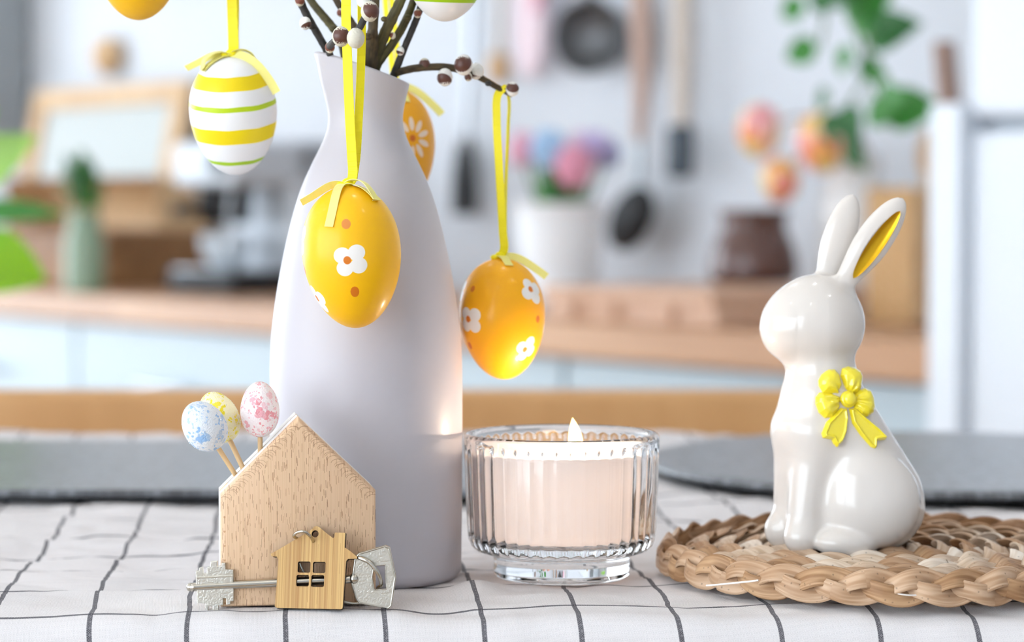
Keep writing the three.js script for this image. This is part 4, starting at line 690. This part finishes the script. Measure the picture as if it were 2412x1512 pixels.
{
  const { t, s, Y } = hung('oven_mitt', 'pale pink and white cloth mitt hanging beside the dark saucepan', 'oven mitt', 1262);
  const sh = new THREE.Shape(); const w = 52 * s, yb = Y(178), yt = -0.02; sh.moveTo(-w * 0.8, yt); sh.lineTo(w * 0.8, yt); sh.lineTo(w * 0.95, mix(yt, yb, 0.5)); sh.bezierCurveTo(w, yb + 0.02, w * 0.5, yb, 0, yb); sh.bezierCurveTo(-w * 0.6, yb, -w, yb + 0.03, -w * 0.95, mix(yt, yb, 0.5)); sh.lineTo(-w * 0.8, yt);
  part('cloth', new THREE.ExtrudeGeometry(sh, { depth: 0.012, bevelEnabled: true, bevelSize: 0.004, bevelThickness: 0.004, bevelSegments: 3 }).translate(0, 0, 0.006), std(0xead6dc, 0.95), t);
  part('pink_edge', new THREE.ExtrudeGeometry(new THREE.Shape([[w * 0.35, yt], [w * 0.9, yt], [w * 1.05, mix(yt, yb, 0.55)], [w * 0.55, mix(yt, yb, 0.55)]].map(([x, y]) => new THREE.Vector2(x, y))), { depth: 0.004, bevelEnabled: true, bevelSize: 0.002, bevelThickness: 0.002 }).translate(0, 0, 0.022), std(0xe3a9b8, 0.95), t);
}
{
  const { t, s, Y } = hung('wooden_whisk', 'small tan wooden handled brush hanging left of the pink mitt', 'brush', 1190);
  part('handle', tube([V(0, -0.012, 0.01), V(0, Y(60), 0.012), V(0, Y(132), 0.014)], [10 * s, 9 * s, 12 * s], 12, 12), M.beigeWood, t);
  part('head', lathe([[0, 0], [20 * s, 0.002], [27 * s, 0.02], [26 * s, 0.05], [14 * s, 0.058], [0, 0.058]], 28).translate(0, Y(198), 0.016), M.paleWood, t);
}
// trailing plant hanging from the wall shelf
M.leaf = phy(0x3f8a35, 0.5, { transmission: 0.25, thickness: 0 }); M.leafDark = phy(0x2c6a30, 0.5, { transmission: 0.2, thickness: 0 }); M.leafLime = phy(0x8fd000, 0.45, { transmission: 0.5, thickness: 0 }); M.leafPale = phy(0xa8d86a, 0.45, { transmission: 0.45, thickness: 0 }); M.stemGreen = std(0x5d7d3a, 0.7);
function leafGeo(len, wid, curl = 0.25, fold = 0.15) { return grid(8, 14, (u, v) => { const q = u * 2 - 1, w = wid / 2 * Math.pow(Math.sin(Math.PI * Math.pow(v, 0.75)), 0.8) * (1 - 0.12 * v); return V(q * w, v * len - 0.0, -curl * len * v * v + fold * wid * Math.abs(q) * Math.sin(Math.PI * v)); }); }
{
  const b = 2.45, pot = onB(1985, -560, b), t = atRoom('trailing_plant', 'green trailing houseplant hanging from above the worktop', 'plant', pot), s = S(-pot.z), L = (x, y, d = 0) => onB(x, y, b + d).sub(pot).applyAxisAngle(V(0, 1, 0), -TURN);
  const potTop = 0.03; part('pot', lathe([[0, -0.07], [0.045, -0.07], [0.06, 0.05], [0.064, 0.055], [0.055, 0.05], [0, 0.04]], 32), M.whiteMatt, t);
  part('bracket', [mv(rbox(0.14, 0.012, B1 - b + 0.07, 0.002), 0, -0.077, -(B1 - b) / 2 + 0.035)], M.paleWood, t);
  const stems = [[[1960, -500], [1930, -300], [1940, -100], [2010, 60], [2040, 170], [2000, 260], [2030, 340]], [[2000, -500], [1985, -250], [1960, -60], [1940, 60], [1930, 110]], [[2010, -500], [2020, -250], [2040, -40], [2045, 110], [2060, 200], [2085, 270]]];
  for (const st of stems) part('stem', tube(st.map(([x, y], i) => L(x, y, 0.01 * Math.sin(i * 2))), [0.0032, 0.0026], 8, 30), M.stemGreen, t);
  const leaves = [[1895, 5, 62, 2.0, 0], [1925, 108, 70, 1.9, 0], [1960, 15, 95, -0.6, 1], [1990, 40, 110, -0.9, 0], [2015, 75, 110, -0.8, 0], [2045, 95, 105, -1.2, 1], [2060, 75, 70, -1.3, 1], [2005, 110, 60, 2.6, 0], [2025, 180, 52, -0.8, 1], [2035, 160, 50, -2.0, 0], [1955, 225, 75, 1.9, 1], [1985, 250, 80, -2.6, 1], [1965, 262, 72, 2.9, 1], [2080, 265, 105, -1.35, 0], [2065, 250, 95, -1.5, 0], [2045, 250, 70, -2.0, 0], [2015, 300, 70, 2.9, 1], [2005, 330, 64, -2.8, 1], [2030, -40, 100, 0.6, 0], [1950, -60, 100, -0.5, 0], [2000, -120, 110, 0.4, 0], [1975, 0, 90, 1.2, 1]];
  for (const [x, y, len, rot, k] of leaves) { const m = part('leaf', leafGeo(len * 1.25 * s, len * 1.05 * s, 0.2), k ? M.leafDark : M.leaf, t); m.position.copy(L(x, y, -0.01 - 0.02 * rnd())); m.rotation.set(rr(-0.3, 0.1), rr(-0.5, 0.5), rot); }
}
// clay jug on a wooden tray
{
  const c = onY(1650, 762, CT), D = -c.z, s = S(D), t = atRoom('wooden_tray', 'thick tan wooden tray with cut out grips under the clay jug', 'tray', V(c.x + 0.01, CT, c.z - 0.12));
  const W = 0.36, dp = 0.30, H = 0.047;
  part('board', boxUV(mv(rbox(W, 0.018, dp, 0.004), 0, H - 0.009, 0), 0.4), M.trayWood, t);
  for (const x of [-W / 2 + 0.03, -0.06, 0.06, W / 2 - 0.03]) part('runner', boxUV(mv(rbox(0.06, H - 0.018, dp - 0.02, 0.003), x, (H - 0.018) / 2, 0), 0.4), M.trayWood, t);
  part('core', boxUV(mv(rbox(W - 0.02, H - 0.019, dp - 0.035, 0.003), 0, (H - 0.019) / 2, 0), 0.4), M.trayWood, t);
  const q = onY(1775, 666, CT + H), qs = S(-q.z); const j = atRoom('clay_jug', 'dark brown clay jug with a looped handle on the wooden tray', 'jug', V(q.x, CT + H, q.z));
  const pr = [[0, 0], [92, 0], [103, 12], [106, 38], [98, 80], [84, 112], [76, 130], [77, 150], [84, 170], [80, 173], [70, 150], [68, 128], [76, 108], [88, 78], [94, 40], [90, 14], [0, 10]].map(([r, y]) => [r * qs, y * qs]);
  M.clay = phy(0x5b3a31, 0.32, { clearcoat: 0.5, clearcoatRoughness: 0.2 }); part('body', lathe(pr, 48), M.clay, j);
  const hd = part('handle', new THREE.TorusGeometry(44 * qs, 9 * qs, 12, 28, Math.PI * 1.1), M.clay, j); hd.rotation.set(0, 0.9, -Math.PI / 2 - 0.15); hd.position.set(88 * qs * 0.62, 105 * qs, 88 * qs * 0.78);
}
// white bucket of spring flowers
{
  const c = onY(1318, 716, CT), s = S(-c.z), t = atRoom('flower_bucket', 'white enamel bucket of pink and blue flowers standing below the saucepan', 'flower pot', c);
  part('bucket', lathe([[0, 0], [84, 0], [88, 6], [106, 205], [117, 230], [121, 233], [119, 238], [112, 234], [100, 205], [80, 10], [0, 8]].map(([r, y]) => [r * s, y * s]), 56), phy(0xf6f9fc, 0.3, { clearcoat: 0.6, clearcoatRoughness: 0.15 }), t);
  part('soil', lathe([[0, 190], [96, 190], [98, 196], [0, 200]].map(([r, y]) => [r * s, y * s]), 40), std(0x3d3026, 0.9), t);
  const rg = Math.sqrt;
  for (let i = 0; i < 46; i++) { const a = rr(0, 6.28), q = rr(0.1, 0.9) * 80 * s, len = rr(90, 175) * s; const m = part('leaf', leafGeo(len, rr(26, 40) * s, 0.35), rnd() < 0.5 ? M.leafDark : M.leaf, t); m.position.set(q * Math.sin(a), 195 * s, q * Math.cos(a)); m.rotation.set(0.25 + rr(-0.1, 0.25), a + Math.PI, 0, 'YXZ'); }
  const head = (r) => { const g = []; for (let i = 0; i < 26; i++) { const y = 1 - 2 * (i + 0.5) / 26, q = Math.sqrt(1 - y * y), a = i * 2.4; g.push(new THREE.SphereGeometry(r * 0.36, 10, 8).translate(q * Math.cos(a) * r * 0.78, y * r * 0.95, q * Math.sin(a) * r * 0.78)); } return g; };
  for (const [x, y, d, r, col] of [[1232, 352, 0, 34, 0xeeb4c8], [1292, 352, 0.03, 40, 0xb0d0ee], [1352, 392, 0.06, 42, 0xeaa4ba], [1404, 350, 0.0, 34, 0xcfbfe6], [1430, 362, -0.05, 30, 0xa0aed8], [1370, 345, -0.04, 32, 0xe6cade]]) { const p = at(x, y, -c.z - d).sub(c).applyAxisAngle(V(0, 1, 0), -TURN); part('flower_stem', tube([V(p.x * 0.4, 195 * s, p.z * 0.4), p.clone().multiplyScalar(0.8).setY(mix(195 * s, p.y, 0.6)), p], [0.004, 0.0035], 8, 10), M.stemGreen, t); const f = part('flower', head(r * s), std(col, 0.8), t); f.position.copy(p); }
}
// white pitcher with marbled egg ornaments
{
  const c = onY(2012, 742, CT), s = S(-c.z), t = atRoom('white_pitcher', 'tall white ceramic pitcher standing behind the rabbit ears', 'pitcher', c);
  part('body', lathe([[0, 0], [70, 0], [80, 10], [86, 120], [84, 220], [74, 300], [66, 340], [70, 372], [74, 376], [66, 372], [60, 340], [68, 298], [76, 220], [78, 120], [72, 16], [0, 12]].map(([r, y]) => [r * s, y * s]), 48), phy(0xe6e4e2, 0.35, { clearcoat: 0.4 }), t);
  const h = part('handle', new THREE.TorusGeometry(70 * s, 10 * s, 12, 28, Math.PI), phy(0xe6e4e2, 0.35), t); h.rotation.z = -Math.PI / 2; h.position.set(66 * s, 220 * s, 0);
  const marb = canvasMap(256, 256, (r, w, hh) => { r.fillStyle = '#f6cfae'; r.fillRect(0, 0, w, hh); for (let i = 0; i < 60; i++) { r.fillStyle = ['#f08f94', '#f6e07e', '#f2a458', '#f4b6c0', '#f5e6c4'][i % 5]; r.globalAlpha = 0.8; r.beginPath(); r.ellipse(rr(0, w), rr(0, hh), rr(14, 36), rr(14, 40), rr(0, 3), 0, 7); r.fill(); } });
  M.marble = phy(0xffffff, 0.4, { map: marb, clearcoat: 0.3 });
  for (const [x, y, r, rot, lab] of [[1790, 308, 58, 1.1, 'pink and pale yellow marbled egg ornament, uppermost left of the pitcher'], [1936, 335, 64, 2.0, 'orange and pink marbled egg ornament beside the trailing leaves'], [1838, 425, 50, 3.3, 'small peach marbled egg ornament above the clay jug']]) {
    const p = at(x, y, -c.z + (x > 1900 ? -0.085 : 0.02)), q = c.clone().add(V((x - 1856) / 5700, 340 * s, x > 1900 ? 0.022 : y > 400 ? 0 : -0.022)); const e = thing('egg_ornament', lab, 'egg ornament', p, 0, 'marbled egg ornaments on twigs');
    part('egg', lathe(Array.from({ length: 25 }, (_, k) => { const u = Math.PI * k / 24; return [Math.max(r * s * 0.92 * Math.sin(u) * (1 - 0.08 * Math.cos(u)), 1e-6), -r * s * 1.12 * Math.cos(u)]; }), 32).rotateY(rot), M.marble, e);
    const d = q.clone().sub(p); part('twig', tube([d, d.clone().multiplyScalar(0.985).setY(c.y + 395 * s - p.y), d.clone().multiplyScalar(0.5).setY(Math.max(0, c.y + 400 * s - p.y) * 0.7 + 0.02), V(0, 0, 0)], [0.0028, 0.002], 8, 24), M.brownWood, e);
  }
}
// cane box and utensils by the end panel
{
  const c = onY(2158, 764, CT), s = S(-c.z), t = atRoom('cane_box', 'tan woven cane box standing against the white end panel', 'box', V(c.x, CT + 0.001, c.z - 0.05));
  const w = 0.085, H = at(2150, 445, -c.z + 0.06).y - CT; part('body', boxUV(rbox(w, H, 0.085, 0.008, 3).translate(0, H / 2, 0), 0.3), M.paleWood, t);
  M.cane = std(0xd9b07a, 0.6);
  for (let j = 0; j < 11; j++) for (const f of [0, 1]) { const b = []; for (let i = 0; i < 4; i++) { const x = -w / 2 + w * (i + 0.5) / 4; b.push(new THREE.TorusGeometry(0.0085, 0.0025, 8, 16).translate(x, H * (j + 0.5) / 11, 0.0435)); } const m = part('weave_row', b, M.cane, t); if (f) { m.rotation.y = -Math.PI / 2; } }
  const p = at(2184, 365, -c.z + 0.17), k = atRoom('wooden_spoon', 'wooden spoon tip showing above the cane box beside the panel', 'spoon', p);
  part('spoon', tube([V(0, -(p.y - CT), 0), V(0, -0.06, 0), V(0, 0.035, 0)], [0.006, 0.007, 0.006], 10, 16), M.paleWood, k);
  part('bowl', sphereBowl(0.019, 0.034, 0.008).translate(0, 0, 0), M.paleWood, k);
  const q = at(2236, 250, 2.98), l = atRoom('wooden_stick', 'dark brown wooden stick standing on top of the white end panel', 'stick', V(q.x, 1.172, q.z));
  part('shaft', rbox(0.016, 0.085, 0.030, 0.004).rotateZ(0.12).translate(-0.004, 0.040, 0), M.taupeWood, l);
  const r2 = onY(1425, 722, CT), m2 = atRoom('black_trivet', 'small black cast trivet lying between the bucket and the tray', 'trivet', r2); part('ring', [new THREE.TorusGeometry(0.03, 0.009, 12, 32).rotateX(Math.PI / 2).translate(0, 0.010, 0), new THREE.CylinderGeometry(0.026, 0.026, 0.008, 24).translate(0, 0.006, 0)], M.black, m2);
}
// espresso machine
{
  const c = onY(585, 692, CT), s = S(-c.z), t = atRoom('espresso_machine', 'silver espresso machine with a black drip tray standing left of the vase', 'coffee machine', V(c.x, CT, c.z - 0.10));
  const w = 0.22, H = at(585, 335, -c.z + 0.1).y - CT, m = std(0xc4c8cd, 0.5, { metalness: 0.35 });
  part('rear_housing', mv(rbox(w, H, 0.13, 0.014, 3), 0.01, H / 2, -0.075), m, t);
  part('head', mv(rbox(w, H * 0.30, 0.24, 0.014, 3), 0.01, H * 0.85, 0.0), m, t);
  part('drip_tray', mv(rbox(w + 0.01, 0.042, 0.26, 0.008), 0.01, 0.021, 0.0), M.black, t);
  part('tray_grid', mv(rbox(w - 0.02, 0.004, 0.13, 0.001), 0.01, 0.044, 0.06), M.steel, t);
  const g = part('group_head', lathe([[0, -0.07], [0.046, -0.07], [0.050, -0.03], [0.050, 0], [0, 0.002]], 32), M.black, t); g.position.set(-0.005, H * 0.70, 0.06);
  const pf = part('portafilter', [tube([V(0, 0, 0), V(0, -0.006, 0.06), V(0, -0.012, 0.11)], [0.011, 0.013, 0.012], 12, 12), new THREE.CylinderGeometry(0.032, 0.028, 0.03, 24)], M.black, t); pf.position.set(-0.005, H * 0.585, 0.06);
  part('steam_wand', tube([V(0.085, H * 0.72, 0.1), V(0.095, H * 0.45, 0.115), V(0.1, H * 0.25, 0.12)], [0.005, 0.004], 10, 14), M.steel, t);
  part('knob', new THREE.CylinderGeometry(0.02, 0.022, 0.022, 24).rotateX(Math.PI / 2).translate(0.08, H * 0.86, 0.128), M.black, t);
  const cup = thing('white_cup', 'white cup standing on the espresso machine drip tray', 'cup', t.position.clone().add(V(-0.005, 0.0465, 0.06).applyAxisAngle(V(0, 1, 0), TURN)), TURN);
  part('bowl', lathe([[0, 0], [0.026, 0], [0.03, 0.004], [0.046, 0.035], [0.050, 0.062], [0.047, 0.062], [0.042, 0.035], [0.026, 0.008], [0, 0.007]], 36), M.white, cup);
  const hd = part('handle', new THREE.TorusGeometry(0.016, 0.004, 10, 20, Math.PI), M.white, cup); hd.rotation.z = -Math.PI / 2; hd.position.set(0.045, 0.036, 0);
}
// left group: canister, knife block, bread box, herb, framed print, wall knob
{
  const c = onY(452, 668, CT), s = S(-c.z), t = atRoom('canister', 'pale canister with a tan base standing left of the espresso machine', 'canister', c), H = at(452, 392, -c.z).y - CT;
  part('jar', lathe([[0, H * 0.30], [36 * s, H * 0.30], [38 * s, H * 0.32], [37 * s, H * 0.86], [32 * s, H * 0.92], [0, H * 0.92]], 36), std(0xdedbd6, 0.4), t);
  part('base', lathe([[0, 0], [37 * s, 0], [38 * s, 0.004], [37 * s, H * 0.30], [0, H * 0.30]], 36), std(0xb99a78, 0.6), t);
  part('lid', lathe([[0, H * 0.92], [30 * s, H * 0.92], [30 * s, H * 0.98], [26 * s, H], [0, H]], 32), M.charcoal, t);
  const k = onY(415, 650, CT), ks = S(-k.z), kt = atRoom('knife_block', 'dark slanted knife block between the canister and the bread box', 'knife block', k), KH = at(415, 362, -k.z).y - CT;
  const sh = new THREE.Shape([[-0.07, 0], [0.05, 0], [0.10, KH * 0.70], [-0.02, KH * 0.78]].map(([x, y]) => new THREE.Vector2(x, y)));
  part('block', new THREE.ExtrudeGeometry(sh, { depth: 0.07, bevelEnabled: true, bevelSize: 0.003, bevelThickness: 0.003 }).translate(0, 0, -0.035), M.charcoal, kt);
  for (const [x, z] of [[0.0, -0.018], [0.03, 0.018], [0.06, -0.018], [0.085, 0.018]]) part('knife_handle', rbox(0.018, 0.09, 0.016, 0.005).rotateZ(-0.18).translate(x, KH * 0.82, z), M.black, kt);
}
{
  const bc = onB(185, 600, 2.46), t = atRoom('bread_box', 'brown wooden bread box with a rounded lid before the framed print', 'bread box', V(bc.x, CT, bc.z)), H = at(185, 430, -bc.z).y - CT, w = 0.66;
  part('case', boxUV(mv(rbox(w, H * 0.55, 0.24, 0.01), 0, H * 0.275, 0), 0.4), M.brownWood, t);
  part('lid', new THREE.CylinderGeometry(0.118, 0.118, w - 0.01, 32, 1, false, 0, Math.PI).rotateZ(Math.PI / 2).rotateX(-Math.PI / 2).scale(1, 0.9, 1).translate(0, H * 0.55, 0), M.paleWood, t);
  part('handle', mv(rbox(0.10, 0.016, 0.02, 0.005), 0, H * 0.62, 0.12), M.brownWood, t);
  const f = onB(190, 640, B1 - 0.14), ft = atRoom('framed_print', 'blank white board in a light wooden frame leaning on the kitchen wall', 'picture', V(f.x, CT + 0.006, f.z)), FH = at(200, 200, -f.z).y - CT, FW = 0.72;
  const tilt = -Math.atan(0.10 / FH) * 0.9;
  const bars = [mv(rbox(FW, 0.045, 0.03, 0.004), 0, FH - 0.0225, 0), mv(rbox(FW, 0.045, 0.03, 0.004), 0, 0.0225, 0), mv(rbox(0.055, FH - 0.09, 0.03, 0.004), -FW / 2 + 0.0275, FH / 2, 0), mv(rbox(0.055, FH - 0.09, 0.03, 0.004), FW / 2 - 0.0275, FH / 2, 0)];
  for (const [i, b] of bars.entries()) { const m = part('frame_bar', boxUV(b, 0.4), M.paleWood, ft); m.rotation.x = tilt; }
  const sheet = part('board', mv(rbox(FW - 0.10, FH - 0.08, 0.008, 0.001), 0, FH / 2, -0.004), std(0xc4cac8, 0.6), ft); sheet.rotation.x = tilt;
  const kp = onB(252, 132, B1 - 0.03), kb = atRoom('wall_hook', 'round turned wooden hook on the wall above the framed print', 'wall hook', kp), r = 46 * S(-kp.z);
  part('ball', new THREE.SphereGeometry(r, 32, 24).scale(1.05, 1, 0.7), M.paleWood, kb); part('stem', new THREE.CylinderGeometry(r * 0.4, r * 0.5, 0.03, 20).rotateX(Math.PI / 2).translate(0, 0, -0.015), M.brownWood, kb);
}
{
  const c = onY(200, 690, CT), s = S(-c.z), t = atRoom('herb_jar', 'green glass jar of kitchen herbs standing before the bread box', 'herb jar', c);
  part('jar', lathe([[0, 0], [52, 0], [58, 8], [58, 120], [46, 150], [46, 190], [42, 190], [42, 150], [52, 118], [52, 14], [0, 10]].map(([r, y]) => [r * 0.82 * s, y * s]), 40), phy(0x9fb79a, 0.25, { transmission: 0.25, thickness: 0 }), t);
  for (let i = 0; i < 60; i++) { const a = rr(0, 6.28), el = rr(0.1, 0.75), len = rr(0.03, 0.05), h = rr(190, 285) * s, q = rr(0, 55) * s; const m = part('leaf', leafGeo(len, len * 0.6, 0.3), rnd() < 0.5 ? M.leafDark : M.leaf, t); m.position.set(q * Math.sin(a), h, q * Math.cos(a)); m.rotation.set(el, a + Math.PI, 0, 'YXZ'); }
  for (let i = 0; i < 7; i++) { const a = i * 0.9; part('stem', tube([V(0, 0.02, 0), V(0.02 * Math.sin(a), 190 * s, 0.02 * Math.cos(a)), V(0.04 * Math.sin(a), 275 * s, 0.04 * Math.cos(a))], [0.003, 0.002], 8, 10), M.stemGreen, t); }
}
{
  const t = roomThing('wall_cupboard', 'dark grey wall cupboard at the far left above the framed print', 'cupboard', 6.02, 1.18, 2.80), g = std(0x9aa0a4, 0.55), H = 1.0;
  part('carcass', mv(rbox(0.96, H, 0.155, 0.004), 0, H / 2, 0), g, t);
  for (const x of [-0.24, 0.24]) { const d = part('door', mv(rbox(0.474, H - 0.01, 0.018, 0.003), x, H / 2, 0.087), g, t); part('handle', mv(new THREE.CylinderGeometry(0.005, 0.005, 0.12, 10), x > 0 ? 0.04 : -0.04, 0.12, 0.115), M.steel, d); }
}
// houseplant on a stand at the left edge of the picture
{
  const D = 2.3, base = at(-170, 0, D), t = thing('houseplant', 'leafy bright green houseplant on a tall stand at the left edge', 'plant', V(base.x, 0, -D)), L = (x, y, d = 0) => at(x, y, D + d).sub(t.position), ph = 0.80;
  part('stand_top', lathe([[0, ph - 0.16], [0.11, ph - 0.16], [0.11, ph - 0.14], [0, ph - 0.14]], 36), M.paleWood, t);
  for (let k = 0; k < 3; k++) { const a = k * 2.09; part('stand_leg', tube([V(0.09 * Math.sin(a), ph - 0.15, 0.09 * Math.cos(a)), V(0.13 * Math.sin(a), 0.3, 0.13 * Math.cos(a)), V(0.15 * Math.sin(a), 0.004, 0.15 * Math.cos(a))], [0.014, 0.011], 10, 10), M.paleWood, t); }
  part('pot', lathe([[0, ph - 0.14], [0.07, ph - 0.14], [0.085, ph], [0.088, ph + 0.005], [0.078, ph], [0, ph - 0.015]], 36), M.whiteMatt, t);
  const lv = [[108, 650, -95, 600, 120, M.leafLime, -0.02], [78, 312, -110, 440, 90, M.leafPale, 0], [150, 492, -90, 500, 55, M.leaf, 0.5], [-20, 250, -150, 380, 90, M.leafLime, 0.05], [20, 560, -120, 560, 70, M.leaf, 0.1]];
  for (const [x1, y1, x0, y0, w, m, d] of lv) {
    const p0 = L(x0, y0, d), p1 = L(x1, y1, d), dir = p1.clone().sub(p0), len = dir.length(), q = part('leaf', leafGeo(len, w * S(D) * 1.5, 0.12, 0.1), m, t);
    q.position.copy(p0); const yv = dir.normalize(), zv = V(0.15, 0.45, 0.9), xv = yv.clone().cross(zv).normalize(), z2 = xv.clone().cross(yv); q.quaternion.setFromRotationMatrix(new THREE.Matrix4().makeBasis(xv, yv, z2));
    part('stem', tube([V(rr(-0.02, 0.02), ph - 0.01, rr(-0.02, 0.02)), p0.clone().multiplyScalar(0.5).setY((ph + p0.y) / 2 + 0.02), p0], [0.004, 0.003], 8, 12), M.stemGreen, t);
  }
}

scene.traverse((o) => { if (o.isLight && o.shadow) o.castShadow = true; });
renderer.render(scene, camera);
